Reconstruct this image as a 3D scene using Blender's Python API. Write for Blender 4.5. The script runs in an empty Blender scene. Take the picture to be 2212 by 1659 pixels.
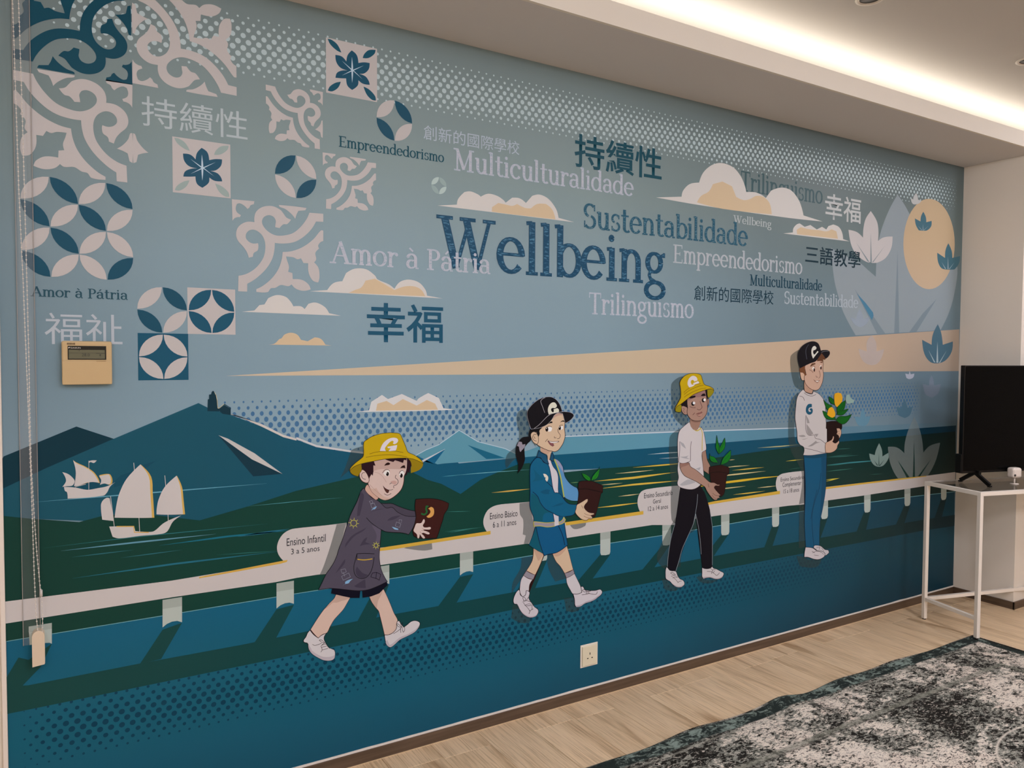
import bpy, math, random
from mathutils import Vector
from mathutils.geometry import tessellate_polygon

SC = bpy.context.scene
COL = SC.collection
PI = math.pi

LED_W, EXPO, TABROT = 19, 0.12, -15.2
LAMP_AND_FILLS = ((4.98, 1.25, 8), (2.9, .5, 16), (.6, .3, 15), (2.5, -2.0, 12))
FILL_POINTS = ((4.95, .9, 2.62, 12), (2.3, -1.1, 2.6, 50), (-1.0, -.7, 2.6, 54), (2.3, -3.2, 2.6, 50), (5.6, -2.4, 2.6, 42))
LC = (.97, .965, 1.10)
# ---------------------------------------------------------------- camera, world, lights, exposure
FPX, YAW, PITCH, ROLL = 1630.5, .54531, .03629, .00525     # focal length in pixels of the 2212 x 1659 frame
WALL_Y, EYE = 2.4436, 1.40
FWD = Vector((math.sin(YAW)*math.cos(PITCH), math.cos(YAW)*math.cos(PITCH), -math.sin(PITCH)))
_r = Vector((math.cos(YAW), -math.sin(YAW), 0)); _u = _r.cross(FWD)
RGT = _r*math.cos(ROLL) + _u*math.sin(ROLL)
UPV = _u*math.cos(ROLL) - _r*math.sin(ROLL)
cam_d = bpy.data.cameras.new('camera'); cam = bpy.data.objects.new('camera', cam_d); COL.objects.link(cam)
cam_d.sensor_width = 36; cam_d.sensor_fit = 'HORIZONTAL'; cam_d.lens = 36*FPX/2212
cam_d.clip_start = .05; cam_d.clip_end = 60
from mathutils import Matrix
M3 = Matrix((RGT, UPV, -FWD)).transposed()
cam.matrix_world = Matrix.Translation((0, 0, EYE)) @ M3.to_4x4()
SC.camera = cam

w = bpy.data.worlds.new('world'); SC.world = w; w.use_nodes = True
w.node_tree.nodes['Background'].inputs[0].default_value = (.9, .88, .85, 1)
w.node_tree.nodes['Background'].inputs[1].default_value = .05

def area(name, loc, sx, sy, power, col=(1, .86, .70), rot=(0, 0, 0), spread=PI):
    d = bpy.data.lights.new(name, 'AREA'); d.shape = 'RECTANGLE'; d.size = sx; d.size_y = sy
    d.energy = power; d.color = col; d.spread = spread
    o = bpy.data.objects.new(name, d); o.location = loc; o.rotation_euler = rot; COL.objects.link(o); return o
CEIL, SOFF, LIP, LIPY = 2.74, 2.519, 2.598, 2.038
# LED strip lying in the cove trough behind the soffit's lip, shining up on the ceiling
area('cove_led_light', (3.0, 2.17, 2.60), 9.6, .03, LED_W, (1, .92, .82), (PI, 0, 0))
# one lamp read off the mural's sheen, the others added unseen to brighten the floor
for lx, ly, p in LAMP_AND_FILLS:
    area('lamp_and_fill_light', (lx, ly, CEIL-.03), .4, .4, p, LC)
for lx, ly, lz, p in FILL_POINTS:      # added unseen point lights that brighten the fascia and the mural
    d = bpy.data.lights.new('fill_point_light', 'POINT'); d.energy = p; d.color = LC; d.shadow_soft_size = .16
    o = bpy.data.objects.new('fill_point_light', d); o.location = (lx, ly, lz); COL.objects.link(o)

SC.view_settings.view_transform = 'Standard'; SC.view_settings.look = 'None'
SC.view_settings.exposure = EXPO; SC.view_settings.gamma = 1; SC.view_settings.use_curve_mapping = False

# ---------------------------------------------------------------- helpers
def lin(c): return c/12.92 if c <= .04045 else ((c+.055)/1.055)**2.4
def hexc(h, k=(1, 1, 1)):
    h = h.lstrip('#'); o = (.0065, .005, .004) if k[0] != 1 else (0, 0, 0)      # ink colours were read off the photo, haze included
    return tuple(min(.92, max(.0025, lin(int(h[i:i+2], 16)/255)*k[n]-o[n])) for n, i in enumerate((0, 2, 4)))+(1,)
KP = (1.22, 1.37, 1.43)      # ink brightness relative to how the room light shows it
MATS = {}
def bsdf(name, col, rough=.5, spec=.4, metal=0, coat=0):
    if name in MATS: return MATS[name]
    m = bpy.data.materials.new(name); m.use_nodes = True
    b = m.node_tree.nodes['Principled BSDF']
    b.inputs['Base Color'].default_value = col; b.inputs['Roughness'].default_value = rough
    b.inputs['Specular IOR Level'].default_value = spec; b.inputs['Metallic'].default_value = metal
    b.inputs['Coat Weight'].default_value = coat
    MATS[name] = m; return m
class NT:
    def __init__(s, m): s.t = m.node_tree; s.b = s.t.nodes['Principled BSDF']
    def n(s, typ, **kw):
        x = s.t.nodes.new(typ)
        for k, v in kw.items():
            if k.startswith('_'): setattr(x, k[1:], v)
            else: x.inputs[int(k[1:]) if k[0] == 'i' and k[1:].isdigit() else k].default_value = v
        return x
    def l(s, a, b): s.t.links.new(a, b)
    def math(s, op, a, b=None):
        x = s.t.nodes.new('ShaderNodeMath'); x.operation = op
        for i, v in enumerate((a, b)):
            if v is None: continue
            if isinstance(v, (int, float)): x.inputs[i].default_value = v
            else: s.l(v, x.inputs[i])
        return x.outputs[0]
    def mix(s, f, a, b):
        x = s.t.nodes.new('ShaderNodeMix'); x.data_type = 'RGBA'
        for sk, v in ((x.inputs['Factor'], f), (x.inputs['A'], a), (x.inputs['B'], b)):
            if isinstance(v, (tuple, int, float)): sk.default_value = v
            else: s.l(v, sk)
        return x.outputs['Result']
    def ramp(s, f, stops):
        x = s.t.nodes.new('ShaderNodeValToRGB'); e = x.color_ramp.elements
        while len(e) < len(stops): e.new(.5)
        for k, (p, c) in zip(e, stops): k.position = p; k.color = c if len(c) == 4 else (*c, 1)
        s.l(f, x.inputs[0]); return x.outputs[0]
ROUGH_PRINT = .40
def ink(h, a=1.0):
    """printed colour h of the mural; a < 1 is a see-through tint"""
    key = 'ink_%s_%d' % (h.strip('#'), round(a*100))
    if key in MATS: return MATS[key]
    m = bsdf(key, hexc(h, KP), ROUGH_PRINT, .15)
    if a < 1:
        m.node_tree.nodes['Principled BSDF'].inputs['Alpha'].default_value = a
    return m
def gradient_ink(name, axis, stops, side=None, kk=(1, 1, 1)):
    """print gradient along the wall: stops = [(metres, hex)], side = second gradient's [(metres, factor)]"""
    m = bsdf(name, (1, 1, 1, 1), ROUGH_PRINT, .15); t = NT(m)
    tc = t.n('ShaderNodeTexCoord'); sp = t.n('ShaderNodeSeparateXYZ'); t.l(tc.outputs['Object'], sp.inputs[0])
    lo, hi = stops[0][0], stops[-1][0]
    f = t.math('DIVIDE', t.math('SUBTRACT', sp.outputs[axis], lo), hi-lo)
    c = t.ramp(f, [((p-lo)/(hi-lo), tuple(q*z for q, z in zip(hexc(h, KP)[:3], kk))) for p, h in stops])
    if side:
        lo, hi = side[0][0], side[-1][0]
        g = t.math('DIVIDE', t.math('SUBTRACT', sp.outputs[0 if axis == 2 else 2], lo), hi-lo)
        k = t.ramp(g, [((p-lo)/(hi-lo), (v, v, v, 1)) for p, v in side])
        x = t.n('ShaderNodeMix'); x.data_type = 'RGBA'; x.blend_type = 'MULTIPLY'; x.inputs[0].default_value = 1
        t.l(c, x.inputs['A']); t.l(k, x.inputs['B']); c = x.outputs['Result']
    t.l(c, t.b.inputs['Base Color']); return m
def hatch_ink(name, dark, light, scale=60, amt=.5, ang=.9):
    m = bsdf(name, (1, 1, 1, 1), ROUGH_PRINT, .15); t = NT(m)
    tc = t.n('ShaderNodeTexCoord'); mp = t.n('ShaderNodeMapping'); mp.inputs['Rotation'].default_value = (0, ang, 0)
    mp.inputs['Scale'].default_value = (.28, 1, 1)
    t.l(tc.outputs['Object'], mp.inputs[0])
    nz = t.n('ShaderNodeTexNoise', Scale=scale*4, Detail=3.0, Roughness=.6); t.l(mp.outputs[0], nz.inputs['Vector'])
    f = t.ramp(nz.outputs[0], [(amt-.05, (0, 0, 0, 1)), (amt+.05, (1, 1, 1, 1))])
    t.l(t.mix(f, hexc(dark, KP), hexc(light, KP)), t.b.inputs['Base Color']); return m

def link(name, me, mats, parent=None, label=None):
    o = bpy.data.objects.new(name, me); COL.objects.link(o)
    for m in mats: me.materials.append(m)
    if parent: o.parent = parent
    if label: o['label'] = label
    return o
class MB:
    """collects simple solids into one mesh"""
    def __init__(s): s.v = []; s.f = []; s.mi = []; s.cur = 0; s.sm = []
    def add(s, vs, fs, smooth=False):
        n = len(s.v); s.v += [tuple(v) for v in vs]
        for f in fs: s.f.append([i+n for i in f]); s.mi.append(s.cur); s.sm.append(smooth)
    def box(s, x0, y0, z0, x1, y1, z1, bev=0):
        if not bev:
            vs = [(x, y, z) for z in (z0, z1) for y in (y0, y1) for x in (x0, x1)]
            s.add(vs, [(0, 2, 3, 1), (4, 5, 7, 6), (0, 1, 5, 4), (2, 6, 7, 3), (0, 4, 6, 2), (1, 3, 7, 5)]); return
        import bmesh
        bm = bmesh.new(); bmesh.ops.create_cube(bm, size=1)
        for v in bm.verts: v.co = Vector(((x0+x1)/2+v.co.x*(x1-x0), (y0+y1)/2+v.co.y*(y1-y0), (z0+z1)/2+v.co.z*(z1-z0)))
        bmesh.ops.bevel(bm, geom=bm.edges[:], offset=bev, segments=3, affect='EDGES', profile=.5)
        bm.verts.ensure_lookup_table(); s.add([v.co.copy() for v in bm.verts], [[v.index for v in f.verts] for f in bm.faces]); bm.free()
    def tube(s, a, b, r0, r1=None, n=12, caps=True):
        a, b = Vector(a), Vector(b); r1 = r0 if r1 is None else r1
        d = (b-a).normalized(); p = d.orthogonal().normalized(); q = d.cross(p)
        vs = []
        for c, r in ((a, r0), (b, r1)):
            vs += [c+(p*math.cos(2*PI*i/n)+q*math.sin(2*PI*i/n))*r for i in range(n)]
        fs = [(i, (i+1) % n, n+(i+1) % n, n+i) for i in range(n)]
        if caps: fs += [tuple(range(n))[::-1], tuple(range(n, 2*n))]
        s.add(vs, fs, True)
    def bar(s, a, b, wx, up=(0, 0, 1), hz=None):
        """square bar from a to b, wx wide, hz high"""
        a, b, up = Vector(a), Vector(b), Vector(up); hz = hz or wx
        d = (b-a).normalized(); p = d.cross(up).normalized(); q = p.cross(d)
        vs = [c+p*i*wx/2+q*j*hz/2 for c in (a, b) for i, j in ((-1, -1), (1, -1), (1, 1), (-1, 1))]
        s.add(vs, [(0, 1, 2, 3), (7, 6, 5, 4), (0, 4, 5, 1), (1, 5, 6, 2), (2, 6, 7, 3), (3, 7, 4, 0)])
    def ball(s, c, r, n=8, m=5, sz=1):
        vs = [(c[0], c[1], c[2]+r*sz)]
        for j in range(1, m):
            t = PI*j/m; vs += [(c[0]+r*math.sin(t)*math.cos(2*PI*i/n), c[1]+r*math.sin(t)*math.sin(2*PI*i/n), c[2]+r*sz*math.cos(t)) for i in range(n)]
        vs.append((c[0], c[1], c[2]-r*sz)); L = len(vs)-1
        fs = [(0, 1+i, 1+(i+1) % n) for i in range(n)]
        for j in range(m-2):
            o = 1+j*n; fs += [(o+i, o+n+i, o+n+(i+1) % n, o+(i+1) % n) for i in range(n)]
        o = 1+(m-2)*n; fs += [(o+i, L, o+(i+1) % n) for i in range(n)]
        s.add(vs, fs, True)
    def prism(s, pts, y0, y1):
        """outline in x/z extruded from y0 to y1"""
        n = len(pts); vs = [(x, y0, z) for x, z in pts]+[(x, y1, z) for x, z in pts]
        s.add(vs, [tuple(range(n)), tuple(range(n, 2*n))[::-1]]+[(i, n+i, n+(i+1) % n, (i+1) % n) for i in range(n)])
    def build(s, name, mats, parent=None, label=None):
        if not isinstance(mats, (list, tuple)): mats = [mats]
        me = bpy.data.meshes.new(name); me.from_pydata(s.v, [], s.f)
        for p, m, q in zip(me.polygons, s.mi, s.sm): p.material_index = m; p.use_smooth = q
        import bmesh
        bm = bmesh.new(); bm.from_mesh(me); bmesh.ops.recalc_face_normals(bm, faces=bm.faces[:]); bm.to_mesh(me); bm.free()
        me.update(); return link(name, me, mats, parent, label)
def tag(o, label=None, cat=None, group=None, kind=None):
    if label: o['label'] = label
    if cat: o['category'] = cat
    if group: o['group'] = group
    if kind: o['kind'] = kind
    return o
def empty(name, loc=(0, 0, 0), rz=0):
    o = bpy.data.objects.new(name, None); o.empty_display_size = .1; COL.objects.link(o)
    o.location = loc; o.rotation_euler = (0, 0, rz); return o
def struct(name, mb, mats, parent=None):
    o = mb.build(name, mats, parent)
    if not parent: o['kind'] = 'structure'
    return o

# measured picture point -> metres along and up the mural wall
def wall(px, py):
    d = FWD + RGT*((px-1106)/FPX) - UPV*((py-829.5)/FPX)
    t = WALL_Y/d.y; return (d.x*t, EYE+d.z*t)

# ---------------------------------------------------------------- the room
XR, PILY = 4.568, 2.112            # inner corner of mural and pillar; pillar's front
X0, X1, Y0 = -2.6, 8.4, -4.6
plaster = bsdf('plaster_cream', hexc('#e8e0d2'), .75, .2)
def rough_bump(m, scale, strength, dist=.002):
    t = NT(m); tc = t.n('ShaderNodeTexCoord'); nz = t.n('ShaderNodeTexNoise', Scale=scale, Detail=4.0)
    t.l(tc.outputs['Object'], nz.inputs['Vector']); bp = t.n('ShaderNodeBump', Strength=strength, Distance=dist)
    t.l(nz.outputs[0], bp.inputs['Height']); t.l(bp.outputs[0], t.b.inputs['Normal'])
rough_bump(plaster, 55, .12)
ceilpaint = bsdf('ceiling_paint', hexc('#d0cdcb'), .8, .15)
b = MB(); b.box(X0, WALL_Y, 0, XR, WALL_Y+.12, SOFF+.22); b.box(XR, WALL_Y, SOFF, X1, WALL_Y+.12, SOFF+.22); struct('wall_back', b, plaster)
b = MB(); b.box(XR, PILY, 0, X1, WALL_Y+.12, SOFF-.0005); struct('wall_pillar', b, plaster)
b = MB(); b.box(X1, Y0, 0, X1+.1, WALL_Y+.1, CEIL+.1); struct('wall_right', b, plaster)
b = MB(); b.box(X0-.1, Y0, 0, X0, WALL_Y+.1, CEIL+.1); struct('wall_left', b, plaster)
b = MB(); b.box(X0, Y0-.1, 0, X1, Y0, CEIL+.1); struct('wall_front', b, plaster)
b = MB(); b.box(X0, Y0, CEIL, X1, WALL_Y+.12, CEIL+.1); struct('ceiling', b, bsdf('ceiling_main_paint', hexc('#c3bfb9'), .8, .15))
b = MB(); b.box(X0, LIPY+.012, SOFF, X1, WALL_Y, SOFF+.012); struct('ceiling_soffit', b, ceilpaint)
b = MB(); b.box(X0, LIPY, SOFF-.0005, X1, LIPY+.012, LIP); struct('trim_3', b, bsdf('fascia_paint', hexc('#e2dccf'), .7, .2))
# skirting: dark wood-look strip with the pale caulk line where the mural ends
skirt = bsdf('skirting_brown', hexc('#7c604a'), .45, .4)
sk = NT(skirt); tc = sk.n('ShaderNodeTexCoord'); mp = sk.n('ShaderNodeMapping'); mp.inputs['Scale'].default_value = (1.2, 1, 30)
sk.l(tc.outputs['Object'], mp.inputs[0]); nz = sk.n('ShaderNodeTexNoise', Scale=2.5, Detail=4.0); sk.l(mp.outputs[0], nz.inputs['Vector'])
sk.l(sk.ramp(nz.outputs[0], [(.3, hexc('#4d3d2e')), (.75, hexc('#695645'))]), sk.b.inputs['Base Color'])
b = MB(); b.box(X0, WALL_Y-.008, 0, XR-.008, WALL_Y, .0435, .0015); struct('baseboard_back', b, skirt)
b = MB(); b.box(XR-.008, PILY-.008, 0, XR, WALL_Y, .0435, .0015); b.box(XR-.008, PILY-.008, 0, X1, PILY, .0435, .0015); struct('baseboard_pillar', b, skirt)
sealm = bsdf('floor_seal', hexc('#d8bd98'), .5, .3); b = MB(); b.box(X0, WALL_Y-.0105, 0, XR-.0105, WALL_Y-.008, .0022); b.box(XR-.0105, PILY-.0105, 0, XR-.008, WALL_Y-.008, .0022); b.box(XR-.0105, PILY-.0105, 0, X1, PILY-.008, .0022); struct('trim_4', b, sealm)
caulk = bsdf('caulk_white', hexc('#e8e2da'), .6, .3)
random.seed(4)
b = MB(); x = -.122; top = []
while x < XR:
    top.append((x, .0505+random.uniform(-.0006, .0006)+(random.random() < .08)*.0016)); x += random.uniform(.03, .09)
top.append((XR, .0505)); b.prism([(-.122, .0435), *top, (XR, .0435)][::1], WALL_Y-.0045, WALL_Y)
struct('trim_1', b, caulk)
b = MB(); b.box(-.134, WALL_Y-.010, 0, -.1225, WALL_Y, SOFF, .002); struct('trim_2', b, bsdf('trim_white', hexc('#e9e0d4'), .5))

# floor: pale oak planks running to the wall, each one an object
flo = bsdf('subfloor', hexc('#8f765e'), .8)
b = MB(); b.box(X0, Y0, -.05, X1, WALL_Y, -.003); floor = struct('floor', b, flo)
oak = bsdf('oak_plank', (1, 1, 1, 1), .42, .35); t = NT(oak)
tc = t.n('ShaderNodeTexCoord'); oi = t.n('ShaderNodeObjectInfo')
av = t.n('ShaderNodeVectorMath', _operation='SCALE'); t.l(oi.outputs['Location'], av.inputs[0]); av.inputs['Scale'].default_value = 7.31
ad = t.n('ShaderNodeVectorMath', _operation='ADD'); t.l(tc.outputs['Object'], ad.inputs[0]); t.l(av.outputs[0], ad.inputs[1])
mp = t.n('ShaderNodeMapping'); mp.inputs['Scale'].default_value = (7, .8, 1); t.l(ad.outputs[0], mp.inputs[0])
wn = t.n('ShaderNodeTexNoise', Scale=1.6, Detail=5.0, Roughness=.55, Distortion=.9); t.l(mp.outputs[0], wn.inputs['Vector'])
mp2 = t.n('ShaderNodeMapping'); mp2.inputs['Scale'].default_value = (60, 1.6, 1); t.l(ad.outputs[0], mp2.inputs[0])
fn = t.n('ShaderNodeTexNoise', Scale=3.0, Detail=5.0, Roughness=.65); t.l(mp2.outputs[0], fn.inputs['Vector'])
base = t.ramp(wn.outputs[0], [(.28, hexc('#b89670')), (.45, hexc('#e6c8a0')), (.62, hexc('#f0d3ac')), (.8, hexc('#d6b48c'))])
fine = t.ramp(fn.outputs[0], [(.36, (.60, .55, .49, 1)), (.52, (1, 1, 1, 1))])
mx = t.n('ShaderNodeMix'); mx.data_type = 'RGBA'; mx.blend_type = 'MULTIPLY'; mx.inputs[0].default_value = .7
t.l(base, mx.inputs['A']); t.l(fine, mx.inputs['B'])
hv = t.n('ShaderNodeHueSaturation'); t.l(mx.outputs['Result'], hv.inputs['Color'])
t.l(t.math('ADD', t.math('MULTIPLY', oi.outputs['Random'], .10), .97), hv.inputs['Value'])
t.l(hv.outputs[0], t.b.inputs['Base Color'])
bp = t.n('ShaderNodeBump', Strength=.15, Distance=.001); t.l(fn.outputs[0], bp.inputs['Height']); t.l(bp.outputs[0], t.b.inputs['Normal'])
PW, PL, G = .188, 1.22, .0006
def plank_mesh(L):
    b = MB(); c = .0012
    v = []
    for z, i in ((-.003, 0), (-.0008, 0), (0, c)):
        v += [(G+i, G+i, z), (PW-G-i, G+i, z), (PW-G-i, L-G-i, z), (G+i, L-G-i, z)]
    f = [(8, 9, 10, 11)]
    for k in (0, 4): f += [(k+j, k+(j+1) % 4, k+4+(j+1) % 4, k+4+j) for j in range(4)]
    me = bpy.data.meshes.new('plank'); me.from_pydata(v, [], f); me.materials.append(oak); return me
pm = plank_mesh(PL); n = 0; random.seed(11); rest = MB()
i = 0; x = -.55
while x < 7.2:
    off = (i*.43 % 1)*PL; y = WALL_Y-.11-off if i % 2 else WALL_Y-.10-off
    cells = []; yy = WALL_Y-.008
    y = WALL_Y-.008-(.10+.02*((i*7) % 5)/5 if i % 3 != 1 else .62)
    cells.append((y, yy)); 
    while y > .2: cells.append((max(y-PL, .0), y)); y -= PL
    for (a, c_) in cells:
        if c_-a < .04: continue
        me = pm if abs(c_-a-PL) < 1e-4 else plank_mesh(c_-a)
        o = bpy.data.objects.new('plank', me); COL.objects.link(o); o.location = (x, a, 0); o.parent = floor; n += 1
    x += PW; i += 1
b = MB()   # the floor further back in the room, behind the camera
for sx0, sy0, sx1, sy1 in ((X0, Y0, X1, 0), (X0, 0, -.55, WALL_Y), (x, 0, X1, WALL_Y)): b.box(sx0, sy0, -.003, sx1, sy1, -.0002)
o = b.build('floorboards', oak, floor); o['kind'] = 'stuff'

# recessed ceiling spots (two show at the picture's edge)
dark = bsdf('lamp_dark', hexc('#2a241e'), .5); rim = bsdf('lamp_rim', hexc('#cfc4b4'), .35, .5)
for k, (x, y, lab) in enumerate(((2.62, 1.76, 'small recessed ceiling spot cut by the top edge of the photo'),
                                 (3.76, 1.74, 'small recessed ceiling spot cut by the right edge of the photo'))):
    e = tag(empty('ceiling_spotlight', (x, y, CEIL)), lab, 'ceiling light', 'recessed ceiling spots')
    b = MB(); N = 28; v = []
    for r, z in ((.052, 0), (.05, -.004), (.042, -.005), (.036, -.001)):
        v += [(r*math.cos(2*PI*j/N), r*math.sin(2*PI*j/N), z) for j in range(N)]
    b.add(v, [(q*N+j, q*N+(j+1) % N, (q+1)*N+(j+1) % N, (q+1)*N+j) for q in range(3) for j in range(N)], True)
    b.build('rim', rim, e)
    b = MB(); b.tube((0, 0, -.0012), (0, 0, -.0002), .037, .037, 28); b.build('lens', dark, e)

# ---------------------------------------------------------------- the printed mural (a flat print on the wall, layer on layer)
mural = tag(empty('wall_mural', (0, WALL_Y, 0)), 'large printed mural covering the back wall with children, harbour, rail and lettering', 'mural')
VIEW = (0, 0, 1)
VIEWS = {'A': (0, 0, 3.95), 'B': (0, 380, 3.457), 'C': (460, 0, 3.687), 'D': (460, 400, 3.687), 'E': (0, 820, 3.456),
 'F': (960, 840, 4.424), 'G': (900, 240, 3.687), 'H': (1400, 320, 4.366), 'I': (1800, 400, 4.147), 'J': (1700, 800, 5.821),
 'K': (1960, 960, 8.73), 'L': (20, 1330, 4.424), 'M': (560, 1100, 6.506), 'N': (1560, 850, 4.485), 'O': (1600, 1100, 5.53),
 'B1': (640, 920, 3.19), '0': (0, 0, 1),
 'V1': (740, 920, 9.76), 'V2': (680, 1050, 6.636), 'V3': (640, 1260, 7.9), 'V4': (1100, 850, 10.37), 'V5': (1130, 970, 9.217),
 'V6': (1090, 1130, 7.539), 'V7': (1445, 800, 13.827), 'V8': (1450, 900, 8.733), 'V9': (1400, 790, 3.318), 'V10': (1420, 1200, 13.825),
 'V11': (1710, 730, 12.76), 'V12': (1700, 830, 9.76), 'V13': (1660, 720, 3.318)}
def view(n):
    global VIEW; VIEW = VIEWS[n]
def pts(s):
    a = [float(q) for q in s.split()] if isinstance(s, str) else [c for p in s for c in p]
    return [(VIEW[0]+a[i]/VIEW[2], VIEW[1]+a[i+1]/VIEW[2]) for i in range(0, len(a)-1, 2)]
def wpts(s): return [wall(*p) for p in pts(s)]
def smooth(P, closed=True, seg=4, corner=62):
    n = len(P); out = []
    def cr(i):
        if not closed and i in (0, n-1): return True
        a, b, c = P[i-1], P[i], P[(i+1) % n]
        v1 = (b[0]-a[0], b[1]-a[1]); v2 = (c[0]-b[0], c[1]-b[1])
        l = math.hypot(*v1)*math.hypot(*v2)
        return l < 1e-12 or math.degrees(math.acos(max(-1, min(1, (v1[0]*v2[0]+v1[1]*v2[1])/l)))) > corner
    K = [cr(i) for i in range(n)]
    def tan(i):
        a, c = P[i-1], P[(i+1) % n]; b = P[i]
        d1 = math.dist(a, b)+1e-9; d2 = math.dist(b, c)+1e-9
        tx = (c[0]-a[0])/(d1+d2); ty = (c[1]-a[1])/(d1+d2); return tx, ty
    for i in range(n if closed else n-1):
        a, b = P[i], P[(i+1) % n]; L = math.dist(a, b)
        out.append(a)
        if K[i] and K[(i+1) % n]: continue
        u0 = (b[0]-a[0], b[1]-a[1])
        t0 = tuple(q*L for q in tan(i)) if not K[i] else None
        t1 = tuple(q*L for q in tan((i+1) % n)) if not K[(i+1) % n] else None
        if t0 is None: t0 = (1.5*u0[0]-.5*t1[0], 1.5*u0[1]-.5*t1[1])
        if t1 is None: t1 = (1.5*u0[0]-.5*t0[0], 1.5*u0[1]-.5*t0[1])
        for k in range(1, seg):
            t = k/seg; h00 = 2*t**3-3*t*t+1; h10 = t**3-2*t*t+t; h01 = -2*t**3+3*t*t; h11 = t**3-t*t
            out.append((h00*a[0]+h10*t0[0]+h01*b[0]+h11*t1[0], h00*a[1]+h10*t0[1]+h01*b[1]+h11*t1[1]))
    if not closed: out.append(P[-1])
    return out
STEP = .000014
class Art:
    """one printed part: flat polygons, each a hair in front of the one before"""
    def __init__(s, base): s.off = base; s.v = []; s.f = []; s.mi = []; s.m = []
    def mat(s, c):
        m = c if not isinstance(c, str) else ink(*((c.split('@')[0], float(c.split('@')[1])) if '@' in c else (c,)))
        if m not in s.m: s.m.append(m)
        return s.m.index(m)
    def raw(s, P, c, holes=()):
        """P in wall metres"""
        loops = [[Vector((x, z, 0)) for x, z in P]]+[[Vector((x, z, 0)) for x, z in h] for h in holes]
        tr = tessellate_polygon(loops); n = len(s.v); k = s.mat(c); s.off += STEP
        for L in loops: s.v += [(q.x, -s.off, q.y) for q in L]
        fl = [q for L in loops for q in L]
        for a, b_, c_ in tr:
            A, B, C_ = fl[a], fl[b_], fl[c_]
            cr = (B.x-A.x)*(C_.y-A.y)-(B.y-A.y)*(C_.x-A.x)
            if abs(cr) < 1e-12: continue
            s.f.append((n+a, n+b_, n+c_) if cr > 0 else (n+a, n+c_, n+b_)); s.mi.append(k)
    def p(s, P, c, sm=True, line=None, lw=1.1, corner=62, seg=4):
        """P in the current view; filled, optionally outlined"""
        q = pts(P) if isinstance(P, str) else P
        if sm: q = smooth(q, True, seg, corner)
        s.raw([wall(*a) for a in q], c)
        if line: s.rib([*q, q[0]], lw, line)
    def rib(s, q, wd, c, taper=0, new=True, world=False):
        """ribbon of width wd along picture points q (or wall metres)"""
        q = [a for i, a in enumerate(q) if i == 0 or math.dist(a, q[i-1]) > 1e-7]
        n = len(q)
        if n < 2: return
        k = s.mat(c)
        if new: s.off += STEP
        L = [0]
        for i in range(1, n): L.append(L[-1]+math.dist(q[i], q[i-1]))
        prev = None
        for i in range(n):
            a = q[max(0, i-1)]; b_ = q[min(n-1, i+1)]
            d1 = (q[i][0]-a[0], q[i][1]-a[1]); d2 = (b_[0]-q[i][0], b_[1]-q[i][1])
            l1 = math.hypot(*d1) or 1; l2 = math.hypot(*d2) or 1
            tx, ty = d1[0]/l1+d2[0]/l2, d1[1]/l1+d2[1]/l2; l = math.hypot(tx, ty) or 1
            nx, ny = -ty/l, tx/l
            cosn = max(.55, abs(nx*-(d2[1] or d1[1])/(l2 if i < n-1 else l1)+ny*(d2[0] or d1[0])/(l2 if i < n-1 else l1))) if 0 < i < n-1 else 1
            w_ = wd[i] if isinstance(wd, (list, tuple)) else wd
            h = w_/2/cosn
            if taper: t = L[i]/L[-1]; h *= min(1, .05+min(t, 1-t)*taper)
            A = (q[i][0]+nx*h, q[i][1]+ny*h); B = (q[i][0]-nx*h, q[i][1]-ny*h)
            if not world: A, B = wall(*A), wall(*B)
            s.v += [(A[0], -s.off, A[1]), (B[0], -s.off, B[1])]
            if i:
                m = len(s.v); s.f.append((m-4, m-3, m-1, m-2)); s.mi.append(k)
    def l(s, P, wd, c, sm=True, taper=0):
        q = pts(P) if isinstance(P, str) else P
        if sm: q = smooth(q, False, 4, 75)
        elif taper and len(q) < 5:
            q = [(a[0]+(b_[0]-a[0])*t/6, a[1]+(b_[1]-a[1])*t/6) for a, b_ in zip(q, q[1:]) for t in range(6)]+[q[-1]]
        s.rib(q, wd, c, taper)
    def ls(s, txt, wd, c, **k):
        for i, part in enumerate(txt.split(';')): s.l(part, wd, c, **k)
    def e(s, cx, cy, rx, ry, c, ang=0, n=20):
        q = []
        for i in range(n):
            t = 2*PI*i/n; x, y = rx*math.cos(t), ry*math.sin(t)
            q.append((cx+x*math.cos(ang)-y*math.sin(ang), cy+x*math.sin(ang)+y*math.cos(ang)))
        s.raw([wall(*a) for a in pts(q)], c)
    def disc(s, u, v, r, c, n=10, rz=None):
        rz = rz or r; k = s.mat(c); m = len(s.v)
        s.v += [(u+r*math.cos(2*PI*i/n), -s.off, v+rz*math.sin(2*PI*i/n)) for i in range(n)]
        s.f.append(tuple(range(m, m+n))); s.mi.append(k)
    def done(s, name, parent=None, label=None, kind=None):
        me = bpy.data.meshes.new(name); me.from_pydata(s.v, [], s.f)
        for p, k in zip(me.polygons, s.mi): p.material_index = k
        # all print faces look into the room
        fl = [p.index for p in me.polygons if p.normal.y > 0]
        if fl:
            import bmesh
            bm = bmesh.new(); bm.from_mesh(me); bm.faces.ensure_lookup_table()
            bmesh.ops.reverse_faces(bm, faces=[bm.faces[i] for i in fl]); bm.to_mesh(me); bm.free()
        me.update(); o = link(name, me, s.m, parent or mural, label)
        if kind: o['kind'] = kind
        return o
WHITE = '#bcb0ab'; DARK = '#1b4254'; ORANGE = '#c4a988'
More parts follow.
